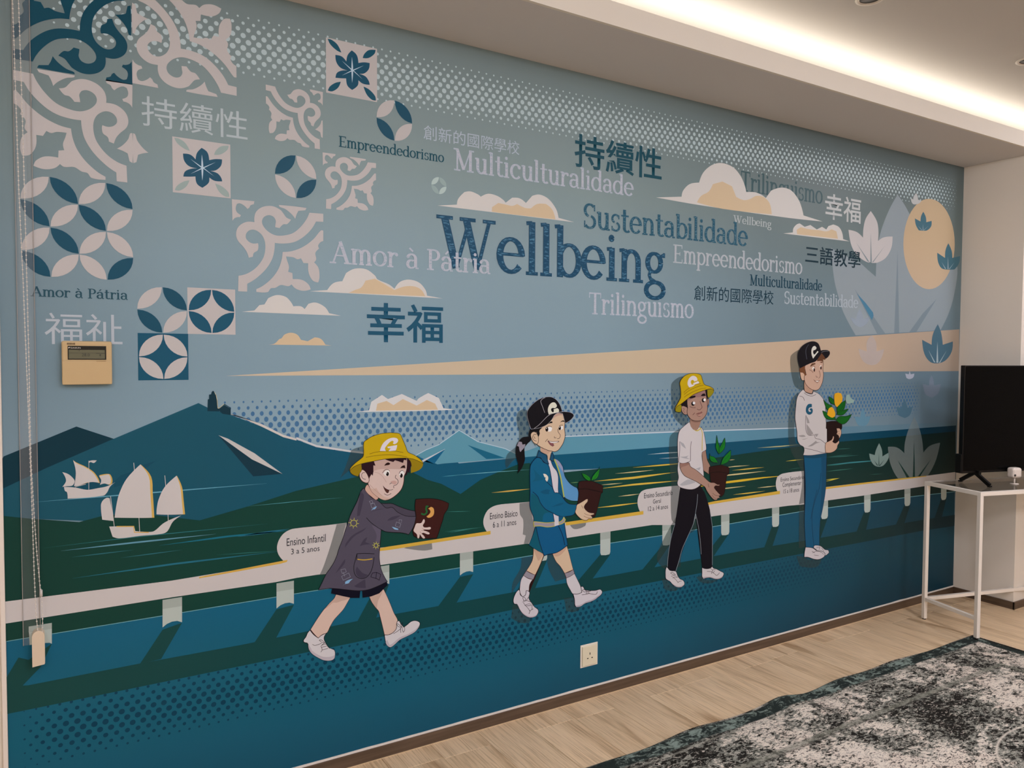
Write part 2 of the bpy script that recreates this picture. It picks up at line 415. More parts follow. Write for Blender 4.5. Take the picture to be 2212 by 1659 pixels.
# ---- the sky sheet
sky = gradient_ink('sky_ink', 2, [(.5, '#849aa9'), (1.05, '#859baa'), (1.35, '#7d92a0'), (1.7, '#81949f'), (2.05, '#7f8d8f'), (2.3, '#7b8789'), (2.5, '#717b7d')], [(-.12, .76), (.3, .97), (.8, 1.04), (1.9, 1), (2.9, .68), (4.5, .64)], (.96, .94, .88))  # top stops darkened: the soffit's shade is painted into the ink
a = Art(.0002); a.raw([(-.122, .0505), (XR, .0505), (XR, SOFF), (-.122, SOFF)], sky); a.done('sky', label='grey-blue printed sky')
# sand-coloured band
sand = gradient_ink('sand_ink', 0, [(.4, '#cdb592'), (2, '#c8b08c'), (3.3, '#c0a384'), (4.5, '#b39a80')], None, (.86, .86, .94))
a = Art(.0003); view('0'); a.p('488 812 1060 776.5 1700 737 2072 711.5 2071 801.5 1060 809', sand, False); a.done('sand_band', label='long sand-coloured wedge above the horizon')
# halftone dots
DOT = '#a9b3b2'
def band(name, u0, pu, v0f, pv, rows, umax, col, lab, rr, fadeL=0, fadeR=0, u_min=-.12, ry=1.0, base=.00035):
    a = Art(base); a.off += STEP
    for r, rad in enumerate(rr):
        k = 0
        while True:
            u = u0+(k+(r % 2)*.5)*pu; k += 1
            if u > umax: break
            if u < u_min: continue
            f = 1.0
            if fadeR and u > umax-fadeR: f = max(0, (umax-u)/fadeR)**.5
            if fadeL and u < u_min+fadeL: f = max(0, (u-u_min)/fadeL)**.5
            if rad*f < .0009: continue
            a.disc(u, v0f(u)-r*pv, rad*f, col, 10, rad*f*ry)
    return a.done(name, label=lab, kind='stuff')
band('halftone_dots', .5906-22*.0312, .0311, lambda u: 2.4365-.0045*min(1, max(0, u-.6)/.7), .01872, 10, 4.50, DOT,
     'band of pale halftone dots under the ceiling', [.0033, .0049, .0068, .0080, .0086, .0088, .0086, .0077, .0058, .0036], fadeR=.25, fadeL=.1, u_min=0)
band('halftone_dots', .4757-.0276*2, .0276, lambda u: 1.2527+.0026*u, .0189, 10, 4.18, '#426686',
     'band of slate-blue halftone dots on the horizon', [.003, .0045, .0060, .0069, .0073, .0073, .0070, .0062, .0049, .0032], fadeR=.12, ry=1.25)
# ---- clouds
def cloud(vw, white, orange, lab, wc='#c4bab2'):
    a = Art(.0005); view(vw)
    if white: a.p(white, wc, corner=38)
    if orange: a.p(orange, ORANGE, corner=38)
    a.done('cloud', label=lab)
cloud('D', '770 845 910 835 960 780 1030 765 1060 700 1130 665 1220 670 1290 720 1310 750 1400 790 1445 825 1490 770 1560 752 1640 775 1690 830 1705 880 1830 902',
 '1080 858 1130 835 1180 815 1215 760 1290 745 1370 790 1445 835 1530 806 1610 808 1660 835 1690 885', 'two-tone cloud under the pale lettering beside the tiles')
cloud('D', '230 1008 330 998 370 955 410 950 440 900 510 875 580 890 620 930 640 965 700 965 730 987 760 945 820 935 890 970 925 1020 1020 1040', None, 'plain pale cloud right of the round tile motif')
cloud('D', None, '435 1270 490 1262 530 1225 545 1220 570 1190 620 1175 670 1190 700 1232 755 1243 810 1212 860 1225 895 1270 945 1277', 'small sand-coloured cloud')
cloud('G', '165 752 320 745 330 700 380 645 430 640 490 665 510 682 570 658 640 675 690 708 708 730 760 690 820 695 870 732 920 675 980 665 1050 700 1110 780 1130 850 1255 885',
 '598 800 600 765 650 732 710 745 760 755 800 740 860 770 910 775 960 740 1030 740 1080 785 1105 862 700 815', 'four-humped cloud under the white word')
cloud('0', '768 889.7 797 886.5 802 868 825 853 838 862 868 851 900 866 905 860 925 849 948 860 958 882 983 885 900 888', '812 887 815 872 835 866 850 875 870 862 900 876 922 864 940 872 946 885', 'small cloud over the halftone dots', '#c6c0bc')
# ---- leafy motifs at the right end
def leafset(base, vw, P, c, lab, slits=(), sc='#767e80', corner=50):
    a = Art(base); view(vw); a.p(P, c, corner=corner)
    for q in slits: a.p(q, sc, False)
    a.done('leaf_motif', label=lab)
leafset(.00045, 'I', '575 85 500 220 430 400 395 560 380 820 310 760 230 690 80 620 -20 560 -8 720 10 860 40 980 90 1140 200 1345 960 1300 1040 1130 1090 940 1112 740 1080 700 980 760 800 880 780 700 760 500 700 300 640 180',
 '#888e91', 'huge pale leaf behind the sun', ('575 580 590 1322 545 1325 ', '190 930 465 1330 395 1338 300 1150', '925 1020 745 1312 680 1316 800 1150'), '#747f84')
a = Art(.0006); view('I'); a.e(857, 527, 230, 405, gradient_ink('sun_ink', 2, [(1.4, '#b69e92'), (1.75, '#bb9f84'), (2.1, '#b89c7c')]), n=48); a.done('sun_disc', label='large sand-coloured sun disc')
leafset(.00065, 'I', '335 232 388 320 403 400 400 500 450 468 530 460 520 560 470 650 400 692 350 697 335 690 310 692 250 660 190 600 155 520 135 400 210 420 265 470 270 380 290 300',
 '#b9afab', 'pale three-lobed leaf beside the sun', ('335 425 345 690 330 690', '205 515 325 690 305 682', '460 545 358 690 348 690'), '#7c8486')
leafset(.00065, 'I', '742 70 755 100 758 130 790 140 770 162 740 172 715 170 700 150 695 118 715 128 720 100', '#b0aca8', 'tiny pale leaf on top of the sun')
LS = '#8f9aa0'
leafset(.0007, 'I', '805 238 828 285 832 332 880 320 875 370 840 405 805 408 765 405 738 355 730 298 780 325 785 280', '#42646f', 'dark blue leaf on the upper sun', ('803 345 806 405 800 405', '760 365 795 403 788 403', '850 365 812 405 806 405'), LS)
leafset(.0007, 'I', '1030 520 1060 590 1065 652 1135 635 1125 700 1085 755 1030 757 970 745 938 690 930 605 1000 652 1005 580', '#42646f', 'dark blue leaf on the right rim of the sun', ('1026 640 1032 752 1022 752', '970 690 1010 750 1000 750', '1085 690 1042 752 1034 752'), LS)
leafset(.0007, 'I', '935 1245 965 1320 980 1430 1070 1400 1060 1490 1010 1565 945 1595 870 1585 815 1510 795 1385 880 1430 890 1340', '#46626f', 'steel-blue leaf on the sand band', ('932 1400 940 1590 922 1590', '850 1475 915 1590 900 1585', '1015 1480 955 1592 945 1592'), '#9fa8a8')
leafset(.0007, 'I', '340 1345 380 1400 385 1490 455 1468 430 1550 390 1600 340 1612 280 1590 240 1530 225 1465 300 1490 300 1400', '#c2b1aa@.6', 'faint pale leaf on the sand band')
leafset(.0007, 'I', '235 1110 262 1160 265 1200 325 1180 300 1240 245 1270 190 1250 150 1180 205 1200 210 1160', '#a3abb6@.6', 'faint leaf below the pale word')
a = Art(.0007); view('I'); a.p('210 970 285 1050 355 1140 360 1170 345 1210 300 1130', '#48758c', False); a.done('leaf_motif', label='blue sliver of leaf')
leafset(.0007, 'J', '1540 5 1555 50 1600 40 1585 90 1540 110 1500 95 1485 40 1530 50', '#a5a4ac', 'tiny pale leaf under the sand band')
leafset(.0007, 'J', '1815 60 1840 120 1848 190 1930 170 1905 280 1850 330 1815 342 1740 300 1705 170 1785 190 1790 120', '#8c94a0@.7', 'pale lilac leaf near the pillar')
leafset(.0007, 'J', '955 470 978 540 982 585 1050 575 1020 660 985 695 900 695 870 650 850 580 920 592 930 530', '#668c9e@.8', 'light blue leaf on the horizon')
leafset(.0007, 'J', '1478 365 1505 430 1510 470 1575 460 1545 560 1480 600 1405 570 1370 462 1440 468 1450 420', '#547281@.85', 'grey-blue leaf over the dots')

# ---- hills, sea and lighthouse
a = Art(.0009); view('E'); a.p('-80 1000 28 573 570 350 850 442 900 500 30 800', '#14303a', False)
view('0'); a.p('-10 1010 8.5 986 165 921.5 245 948 8.5 1060', '#14313b', False); a.done('hill', label='dark hill at the left edge')
a = Art(.00095); view('0')
blue = gradient_ink('hill_ink', 0, [(-.1, '#20566a'), (.5, '#1d566c'), (1.0, '#165878'), (1.6, '#125a7a'), (4.5, '#183f54')], None, (.8, .75, .68))
a.p('5 1056 100 1011 245 948 428.5 870.6 448.5 880.5 500 897 683 966 755 977 845 985 915 997 961 970 991 1001 1143 986.5 1220 981 1460 964 1600 952 1700 945 1818 937.4 2065 919 2064 935 1818 955 1700 967 1460 1000.5 1300 1012 1143 1018 1000 1100 600 1120 300 1130 8 1118', blue, False)
a.done('hill', label='long blue hill and sea band')
a = Art(.00105); view('0')
lb = gradient_ink('far_hill_ink', 0, [(1.0, '#5a93a8'), (2.2, '#5d93ab'), (3.2, '#577f96'), (4.5, '#6f8794')], None, (.9, .84, .78))
a.p('900 984 920 971 947 960.5 991.6 929.7 1032 954 1091 969 1114 980 1143 972 1220 942.8 1460 932.7 1700 925 1818 922 1983 915 2066 912.5 2065 919 1818 937.4 1700 945 1460 964 1220 981 1143 986.5 960 1001 945 1003', lb, False)
a.p('937.8 1002 961 970.6 912 996 905 992 896 990 900 984', '#165878', False)
a.p('1009.7 961 1091 989.5 1050.5 991.5', '#1a5a72', False)
a.rib([(896, 985), (920, 971.7), (947, 960.8), (991.5, 929.4), (1032, 954), (1091, 969), (1114, 980)], 1.6, '#aab8be')
a.rib([(912, 996.5), (961, 970)], [4.5, .6], '#b5b6b8')
a.rib([(1143, 947), (1220, 942.8), (1460, 932.7), (1700, 925), (1790, 922)], [1.6, 2.2, 2.4, 2.0, .3], '#b8bcc0')
a.done('far_hill', label='light blue far hills with a white ridge line')
a = Art(.0012); view('E')
a.p('1630 415 1760 500 2110 703 1890 722', '#16323e', False); a.p('1630 415 1700 440 1900 550 2110 705 1880 595', '#b9b0aa', False)
a.done('hill_crease', label='white-edged dark crease on the blue hill'); a = Art(.0012); a.p('850 760 900 715 1000 680 1080 632 1170 603 1090 660 1000 720 900 790 850 805', '#184454', False)
a.done('hill_crease', label='plain dark crease behind the ships'); a = Art(.0012)
a.p('1720 260 1760 265 1950 350 2115 430 2212 455 2212 440 2115 412 1950 330 1735 258', '#c0b5ac', False)
view('0'); a.p('640 948.5 683 965.6 755 976.5 800 982 800 978 755 972.5 684 961.5 640 944', '#c0bab8', False)
a.done('ridge_line', label='white ridge line of the blue hill')
a = Art(.0013); view('0')
green = gradient_ink('green_ink', 0, [(-.1, '#18382f'), (1.0, '#173c32'), (2.2, '#153a31'), (3.2, '#12302b'), (4.5, '#1c2a27')])
a.p('5 1114 64 1120 171 1127.5 230 1112 336 1113 431 1124 538 1093 640 1060 772 1029.5 812 1012 850 1005 891 1020 922 1036 953 1045 994.5 1067 1037 1036.6 1073 1021 1118 1003 1143 1000 1180 1025 1220 1020 1300 1012 1460 1000.5 1700 967 1818.5 953.7 2064 932 2064 1062 2031 1065 1967 1073 1735 1104 1430 1156.5 1229 1186 1000 1225 640 1282 350 1330 20 1384 5 1387', green, False)
a.done('green_shore', label='dark green shore')
def streak(s_, w_, c_, tp):
    a = Art(.0015); a.l(s_, w_*.85, c_, False, 2.3); a.done('water_streak')
view('E')
for (s_, w_, c_) in (('240 915 800 870 1990 775', 3.2, '#5f94a4'), ('455 1278 1000 1216 1610 1152', 4, '#5c8798'), ('330 1256 1000 1175 2000 1075', 1.8, '#2d6a70'),
   ('535 1325 1000 1270', 2.6, '#2d6068'), ('900 1330 1360 1270', 2.4, '#2d6068'), ('1190 1238 1700 1170 2212 1120', 4.5, '#1d6070'), ('540 1483 1300 1375 2070 1283', 4.6, '#256070'),
   ('1850 945 2212 910 2560 880', 1.6, '#4d8890')): streak(s_, w_, c_, 4)
view('M'); streak('-300 385 0 340 420 275', 5, '#2a6478', 4); streak('-600 640 250 585', 1.4, '#2f6a66', 6)
view('F')
GOLD = '#c8a440'; PG = '#c4ad78'
for s_, w_, c_ in (('450 992 600 978 815 956', 3.6, '#c09a48'), ('1430 882 1800 850 2212 795', 5.5, GOLD), ('1490 952 1800 915 2260 875', 4.5, GOLD), ('1490 918 1700 900', 2.2, PG),
  ('1630 810 1800 795 2000 775', 2.6, PG), ('1800 752 2000 735 2350 705', 3.4, GOLD), ('1660 1028 1870 1003', 2.6, PG), ('1440 1137 1600 1120 1880 1085', 3.6, GOLD),
  ('1940 627 2080 615 2340 600', 2.6, '#a9b2b2'), ('2050 665 2150 660 2330 650', 2.2, '#9aa5a8'), ('1200 898 1290 890', 1.6, '#6a8a5a'), ('0 833 400 800 830 770', 1.8, '#5f98a2'), ('0 1365 360 1322', 1.4, '#3d7a72')): streak(s_, w_, c_, 5)
view('N')
for s_, w_, c_ in (('10 720 120 706 265 696', 2.2, PG), ('95 745 250 730 405 714', 2.6, GOLD), ('-120 812 45 792 420 751', 3.4, PG), ('-350 920 30 862 400 815 620 795', 5.6, '#c9a22c'),
  ('-100 928 20 920 225 897', 2.6, PG), ('105 980 250 965 412 944', 2.8, GOLD), ('340 914 530 894', 2.4, PG), ('340 527 560 512 760 493', 2.6, '#a8a070'), ('615 656 790 636', 2.4, '#b9a238'),
  ('60 645 120 640', 1.6, PG), ('640 735 790 715', 1.2, '#2f5a50')): streak(s_, w_, c_, 5)
view('V13')
for s_, w_, c_ in (('400 950 560 935', 1.8, '#2f6a60'), ('400 890 600 865', 1.4, '#2c5c54'), ('405 1062 500 1040', 2, '#b9a838')): streak(s_, w_, c_, 5)
view('J')
for s_, w_, c_ in (('480 1192 800 1160 1230 1125', 3.4, '#3a7478'), ('480 1272 830 1234', 1.8, '#3a6a5c'), ('480 1378 660 1355', 2.2, '#b9a838'), ('520 1095 900 1066', 1.8, '#37645c'), ('600 992 800 980', 1.4, '#37645c'), ('1030 1310 1200 1300', 1.2, '#2c5a50')): streak(s_, w_, c_, 5)
view('B1')
for s_, w_, c_ in (('-60 528 190 505', 1.2, '#3d7a72'), ('1000 350 1150 335', 1.4, '#4a8f9c'), ('1030 592 1200 588', 1.2, '#3d7a72'), ('1040 735 1200 712', 1.2, '#3d7a72')): streak(s_, w_, c_, 5)
a = Art(.00125); view('E')
a.p('1548 236 1551 148 1560 145 1560 112 1575 110 1580 92 1590 82 1602 94 1604 110 1615 112 1620 150 1624 152 1627 215 1675 180 1722 210 1722 264 1660 255 1640 236', '#14303b', False)
a.ls('1600 92 1612 112 ; 1612 112 1620 150 1626 213 1634 214 1672 182', .9, '#c9b98c', sm=False); a.l('1640 212 1675 188 1715 212', .7, '#4c6d78', sm=False)
a.done('lighthouse', label='dark lighthouse and hut on the hilltop')
# ships
CR = '#bcb1ac'; CY = '#c39c50'
a = Art(.0017); view('E')
a.p('545 600 570 618 640 650 700 690 735 740 745 772 705 765 650 770 590 790 552 795 562 750 565 680', CY); a.p('545 600 568 622 636 655 695 696 728 745 740 768 705 765 650 768 590 790 552 795 562 750 565 680', CR)
a.p('465 690 510 705 545 735 558 760 540 790 500 795 465 800 492 760 488 730', CR); a.p('740 720 745 712 815 704 835 730 838 770 820 785 780 775 745 785 755 750', CY); a.p('740 720 812 706 826 735 826 770 812 782 780 775 745 785 755 750', CR)
a.p('478 800 560 805 650 822 730 810 800 795 860 765 820 800 800 840 770 866 505 888 500 840 485 830', CR); a.p('600 805 660 768 720 768 745 800 690 816 640 818', '#184454')
a.ls('663 605 663 820', 1.1, CR); a.p('663 608 690 602 722 603 700 622 675 615 663 625', CR); a.l('560 800 640 780', 1, CR)
a.done('sailing_ship', label='small galleon with two pointed sails')
a = Art(.0017); view('E')
a.p('1050 633 1128 724 1140 850 1152 1030 1060 1032 855 1030 870 930 890 850 945 740', CY, corner=40); a.p('1047 633 1110 722 1122 850 1134 1030 1040 1032 855 1030 870 930 890 850 945 740', CR, corner=40)
a.p('1320 717 1358 800 1370 900 1381 1005 1250 1008 1168 1005 1170 960 1185 890 1230 800', CY, corner=40); a.p('1317 717 1345 800 1356 900 1366 1004 1250 1008 1168 1005 1170 960 1185 890 1230 800', CR, corner=40)
a.p('763 1045 753 940 765 905 795 882 818 885 835 970 850 1055', CR); a.ls('825 870 853 1095 ; 1037 1030 1043 1140 ; 998 620 1003 680 ; 1230 715 1237 800 ; 1254 1008 1256 1055', 1.3, CR, sm=False)
a.p('815 1096 1000 1092 1010 1130 1100 1136 1150 1130 1215 1075 1270 1045 1353 1013 1290 1060 1250 1130 1210 1150 1050 1165 890 1184 840 1172', CR, corner=50)
a.l('870 1096 998 1095 1003 1140 1110 1140', 2.2, CY, sm=False)
a.done('sailing_ship', label='larger junk with three sails')

# ---- ground below the rail
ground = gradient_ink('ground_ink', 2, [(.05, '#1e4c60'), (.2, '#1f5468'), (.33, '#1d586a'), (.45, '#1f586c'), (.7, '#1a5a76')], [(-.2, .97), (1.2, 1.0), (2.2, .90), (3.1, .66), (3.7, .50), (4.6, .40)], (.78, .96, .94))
a = Art(.0010); view('0')
a.raw([(-.122, .0505)]+[(XR, .0505)]+[wall(*q) for q in ((2062, 1062), (2031, 1065), (1967, 1073), (1735, 1104), (1430, 1156.5), (1229, 1186), (1000, 1225), (640, 1282), (350, 1330), (20, 1384))]+[(-.122, wall(9, 1386)[1])], ground)
a.done('quay_floor', label='teal ground below the rail')
band('halftone_dots', -.0281*3, .0281, lambda u: .4165-.003*max(0, u-2)/2, .01955, 9, 3.90, '#0c3a4c',
     'band of dark halftone dots on the teal ground', [.0042, .0056, .0071, .0080, .0083, .0079, .0067, .0052, .0035], fadeR=.5, fadeL=.12, u_min=-.1, base=.00135)
SH = gradient_ink('quay_shade_ink', 0, [(-.1, '#1c403c'), (1.2, '#183f40'), (3.2, '#133634'), (4.5, '#13272c')])
a = Art(.0014); view('0')
a.p('10 1487 40 1481 60.7 1480 302.6 1432.8 520 1393 778 1340 1153.7 1270.6 1320 1242.7 1600 1190.4 1737.4 1167.8 1988.8 1123.5 2062 1112 2061 1136 1988.8 1147 1600 1221 1320 1274.6 1151 1307.7 1000 1339 640 1413.6 520 1438.5 20 1541 11 1543', SH, False)
for q in ('351 1360 393 1345 348 1423 302 1434', '597 1316 635 1306 595 1380 548 1390', '807 1276 840 1262 812 1335 770 1345', '993 1246 1022 1240 985 1303 945 1311', '1150 1214 1182 1208 1155 1272 1115 1279',
          '1296 1198 1319 1196 1278 1252 1245 1258', '1430 1178 1449 1173 1412 1227 1385 1233', '1557 1156 1576 1150 1540 1203 1515 1208', '1667 1137 1683 1134 1668 1180 1650 1184', '1773 1120 1788 1117 1772 1162 1750 1166',
          '1866 1106 1880 1103 1870 1145 1850 1148', '1953 1092 1966 1090 1953 1130 1935 1133', '2032 1079 2044 1077 2034 1117 2018 1120', '62 1425 112 1390 88 1440 40 1490 10 1492 10 1470 40 1420'):
    b_ = Art(.00143); b_.p(q, SH, False); b_.done('post_shade')
a.done('rail_shade', label='long printed dark band under the rail')
a = Art(.0016); view('0')
a.rib([(10, 1386), (20, 1384), (350, 1330), (640, 1282), (1000, 1225), (1229, 1186), (1430, 1156.5), (1735, 1104), (1967, 1073), (2062, 1062)], 1.3, '#6f9aa0'); a.done('shore_line', label='thin pale line along the shore')
# rail with posts
for P_, c_, lab_, sl in (('1595 585 1650 700 1692 850 1712 1035 1790 950 1922 910 1890 1060 1830 1220 1740 1345 1600 1372 1430 1392 1400 1370 1330 1260 1285 1130 1265 960 1380 970 1472 1042 1480 900 1525 740', '#9aa09a@.38', 'big see-through grey leaf growing from the rail', ('1595 890 1607 1378 1578 1380', '1385 1125 1562 1380 1520 1385', '1808 1115 1652 1362 1618 1366')),
      ('1155 915 1190 1000 1196 1082 1285 1028 1270 1110 1215 1190 1155 1212 1090 1190 1045 1120 1030 1045 1100 1065 1116 1000', '#93a59c@.62', 'small see-through leaf left of the big grey one', ('1153 1040 1158 1200 1148 1200', '1090 1130 1142 1196 1128 1196', '1222 1120 1168 1200 1156 1200'))):
    leafset(.00165, 'J', P_, c_, lab_, sl, '#15302b')
PC = '#a9ada4'
rail = Art(.0021); view('0')
rail.p('9 1301 11.6 1299 370 1254 605 1215 735 1192 838 1181 960 1164 1059 1148 1145 1135 1222 1128 1389 1106 1465 1095 1560 1083 1684 1064 1783 1052 1860 1043 1960 1033 2063 1019.5 2063 1040 1960 1055.6 1860 1071 1660 1098 1430 1130.5 1223 1162 960 1199.4 640 1248 596 1257 370 1290 9 1347', WHITE, False)
EDG0 = Art(.00245); EDG0.p('430 1246 605 1212 621 1209 619 1213.5 605 1217.5 430 1249', '#c49a45', False)
EDG = []
for q in ('818 1184 838 1180.5 990 1157 1059 1146.5 1059 1154 990 1164 838 1188 820 1190', '1220 1128 1389 1103.5 1389 1111 1222 1135', '1540 1083 1684 1060 1684 1067 1560 1085 1520 1092 1500 1092', '1783 1052.5 1860 1043 1940 1033.8 2000 1027.5 2000 1029 1940 1037 1860 1046.5 1783 1056.5'):
    b_ = Art(.00245); b_.p(q, '#c39a3c', False); EDG.append(b_)
view('M'); rail.p('400 745 355 735 290 670 255 600 248 520 275 430 330 350 400 300 480 272 900 228 1225 188 1200 900 850 915 400 960', WHITE, corner=40)
view('F'); rail.p('440 1392 400 1360 370 1290 378 1220 420 1150 500 1110 660 1092 822 1078 900 1300 820 1480 440 1480', WHITE, corner=40)
rail.p('1900 1203 1865 1170 1843 1100 1850 1030 1880 980 1940 957 2212 925 2290 930 2290 1300 1900 1300', WHITE, corner=40)
view('V13'); rail.p('85 1163 62 1135 50 1080 60 1030 100 1005 260 985 262 1225 85 1240', WHITE, corner=40)
r_o = rail.done('rail', label='long white rail with rounded name plates')
for b_ in (EDG0, *EDG): b_.done('gold_edge', r_o)
pa = [(62, 112, 1345, 1393, 0), (351, 393, 1289, 1355, 1), (597, 634.5, 1254, 1314, 1), (807, 840.5, 1220, 1270, 1), (993, 1021.5, 1190, 1243, 1), (1152, 1181.5, 1165, 1212, 2), (1296, 1318, 1146, 1199, 2),
      (1430, 1449, 1128, 1178, 2), (1557, 1575, 1110, 1156, 2), (1667, 1682.5, 1094, 1138, 2), (1773, 1788, 1078, 1121, 2), (1866, 1880, 1064, 1107, 2), (1953, 1966, 1052, 1093, 2), (2032, 2044, 1043, 1080, 2)]
for x0, x1, t_, bt, kd in pa:
    a = Art(.0019); wd = x1-x0; sl = .16*wd
    if kd == 2: bot = [(x1-.3, bt-7), (x1-2, bt-2), ((x0+x1)/2+1, bt), (x0+2, bt), (x0+.2, bt-5)]
    elif kd == 1: bot = [(x1, bt-wd*.27), (x0+wd*.75, bt-wd*.34), (x0+wd*.48, bt-wd*.30), (x0+wd*.22, bt-wd*.18), (x0, bt)]
    else: bot = [(x1, bt-3), (x1-5, bt-5), (x0+22, bt-4), (x0+2, bt)]
    q = [(x0, t_+sl), (x1, t_)]+bot; mid = t_+(bt-t_)*.35
    a.raw([wall(*z) for z in q], PC); a.raw([wall(*z) for z in [(x0, t_+sl), (x1, t_), (x1, mid-sl/2), (x0, mid+sl/2)]], '#9a9d94')
    a.done('rail_post', r_o)

# ---- tile motifs
def to_unit(vw, s, u0, v0, sz):
    view(vw); return [((u-u0)/sz[0], (v-v0)/sz[1]) for u, v in smooth_wall(s)]
def smooth_wall(s, corner=55): return [wall(*q) for q in smooth(pts(s), True, 4, corner)]
AO = (.474, 1.600, (.286, .277))
def au(s): return to_unit('D', s, AO[0], AO[1], AO[2])
ARAB = {
 'corner': au('150 112 330 128 325 152 298 162 290 178 274 190 250 165 215 145 190 150 181 185 190 215 222 238 215 255 195 255 170 265 155 285'),
 'top': au('525 158 640 168 745 182 735 200 680 205 665 235 655 268 625 230 575 190 530 172'),
 'scroll': au('878 228 768 220 745 270 700 330 640 380 570 400 500 400 440 370 400 325 390 290 400 260 425 243 455 240 485 255 500 285 497 312 495 335 530 342 560 312 590 310 622 275 585 258 560 225 540 200 490 172 440 165 385 178 345 210 330 250 330 295 270 292 220 315 192 350 184 400 200 445 240 490 268 530 285 578 318 570 325 540 355 520 362 485 358 462 320 465 285 450 262 420 265 385 290 360 325 355 360 370 395 405 415 460 414 530 395 590 340 660 270 705 203 722 200 845 272 848 273 785 340 745 420 670 470 590 488 520 492 460 560 465 640 455 710 420 780 355 820 290 878 292'),
 'leaf': au('878 362 858 362 800 430 720 490 630 525 555 532 545 600 520 670 470 740 400 800 345 828 345 850 435 852 460 822 495 818 540 795 600 805 625 790 660 825 720 842 778 830 760 790 710 755 635 748 632 700 598 690 605 650 590 600 582 568 640 575 672 590 700 582 720 620 758 622 762 700 795 760 838 775 848 730 840 660 805 615 822 590 815 540 845 505 838 480 855 455 878 445')}
ARAB['side'] = [(1-v, 1-u) for u, v in ARAB['top']]
def arab(u0, v0, w_, h_, fx, fy, c, parts, lab, clip=None, base=.0008):
    a = Art(base)
    for k in parts:
        q = []
        for u, v in ARAB[k]:
            if fx: u = 1-u
            if fy: v = 1-v
            q.append((u0+u*w_, v0+v*h_))
        if clip: q = [(max(clip[0], x), min(clip[1], z)) for x, z in q]
        a.raw(q, c)
    a.done('tile_motif', label=lab)
TW = '#b3a8a3'
CL = (-.094, SOFF-.002)
arab(.474, 1.600, .286, .277, 0, 0, TW, ('corner', 'top', 'scroll', 'leaf'), 'large pale scroll tile beside the lettering')
arab(.757, 1.882, .184, .178, 0, 0, TW, ('corner', 'top', 'scroll', 'leaf'), 'small pale scroll tile in the middle')
arab(.576, 2.071, .182, .183, 1, 0, TW, ('corner', 'scroll', 'leaf', 'side'), 'small pale scroll tile near the star tile')
arab(-.085, 1.896, .288, .277, 1, 0, TW, ('corner', 'top', 'scroll', 'leaf', 'side'), 'large pale scroll tile by the chain', CL)
_sv = ARAB['side']; ARAB['outer'] = [(.004-u, v) for u, v in ARAB['side']]
arab(-.085, 1.896, .288, .277, 1, 0, TW, ('outer',), 'outer half of the bell-shaped tile piece')
arab(-.085, 2.174, .288, .277, 1, 1, '#17414f', ('corner', 'top', 'scroll', 'leaf', 'side'), 'dark teal scroll tile in the top corner', CL)
arab(.204, 2.179, .288, .282, 0, 1, TW, ('corner', 'top', 'scroll', 'leaf', 'side'), 'large pale scroll tile at the top edge', CL)
def lens(a, p, q, c, bulge=.42, n=8):
    (x0, z0), (x1, z1) = p, q; dx, dz = x1-x0, z1-z0; P = []
    R = math.hypot(dx, dz)/2; th = 2*math.atan(bulge)
    for sgn in (1, -1):
        for i in range(n+1):
            t = i/n if sgn == 1 else 1-i/n
            s_ = 2*t-1; r = 1/math.sin(th); h = (math.sqrt(max(0, r*r-s_*s_))-math.sqrt(r*r-1))/1
            P.append((x0+dx*t-dz*.5*h*sgn, z0+dz*t+dx*.5*h*sgn))
    P = [z for i, z in enumerate(P) if i == 0 or math.dist(z, P[i-1]) > 1e-6]
    if math.dist(P[0], P[-1]) < 1e-6: P.pop()
    a.raw(P, c)
def circ(a, cx, cz, r, cols, rz=None):
    """four petals NW NE SW SE between left/top/right/bottom points"""
    rz = rz or r; g = .965; N, S, E_, W_ = (cx, cz+rz), (cx, cz-rz), (cx+r, cz), (cx-r, cz)
    for (p, q), c in zip(((W_, N), (N, E_), (W_, S), (S, E_)), cols):
        mx_, mz = (p[0]+q[0])/2, (p[1]+q[1])/2
        f = lambda z: (mx_+(z[0]-mx_)*g, mz+(z[1]-mz)*g)
        lens(a, f(p), f(q), c)
D_ = '#1e4758'
a = Art(.0008)
for cx, cz, cols in ((-.004, 1.818, (TW, D_, D_, TW)), (.1325, 1.818, (TW, D_, D_, TW)), (-.004, 1.680, (TW, D_, D_, TW)), (.1325, 1.680, (TW, TW, TW, D_))): circ(a, cx, cz, .0685, cols)
a.done('petal_motif', label='block of four overlapping petal circles')
a = Art(.0008); circ(a, 1.007, 2.204, .066, (TW, D_, D_, TW), .069); a.done('petal_motif', label='petal circle under the star tile')
a = Art(.0008); circ(a, .670, 1.971, .067, (D_, TW, TW, D_), .0685); a.done('petal_motif', label='petal circle between two scroll tiles')
a = Art(.0008); circ(a, .2755, 1.532, .068, (TW, D_, D_, TW)); a.done('petal_motif', label='petal circle above the thermostat panel')
a = Art(.0008); circ(a, 1.175, 2.004, .030, ('#a9b5ae', '#8f9d98', '#8f9d98', '#a9b5ae')); a.done('petal_motif', label='tiny grey-green petal circle')
a = Art(.0008); a.raw([(.344, 1.463), (.481, 1.463), (.481, 1.602), (.344, 1.602)], TW); circ(a, .4125, 1.5325, .0665, ('#1d4c60',)*4); a.done('petal_motif', label='pale square with dark petals')
a = Art(.0008); a.raw([(.209, 1.325), (.345, 1.325), (.345, 1.463), (.209, 1.463)], '#1d4c60'); circ(a, .277, 1.394, .0665, (TW,)*4); a.done('petal_motif', label='dark square with pale petals')
FO = (.769, 2.255, (.175, .177))
def fu(s): return to_unit('C', s, FO[0], FO[1], FO[2])
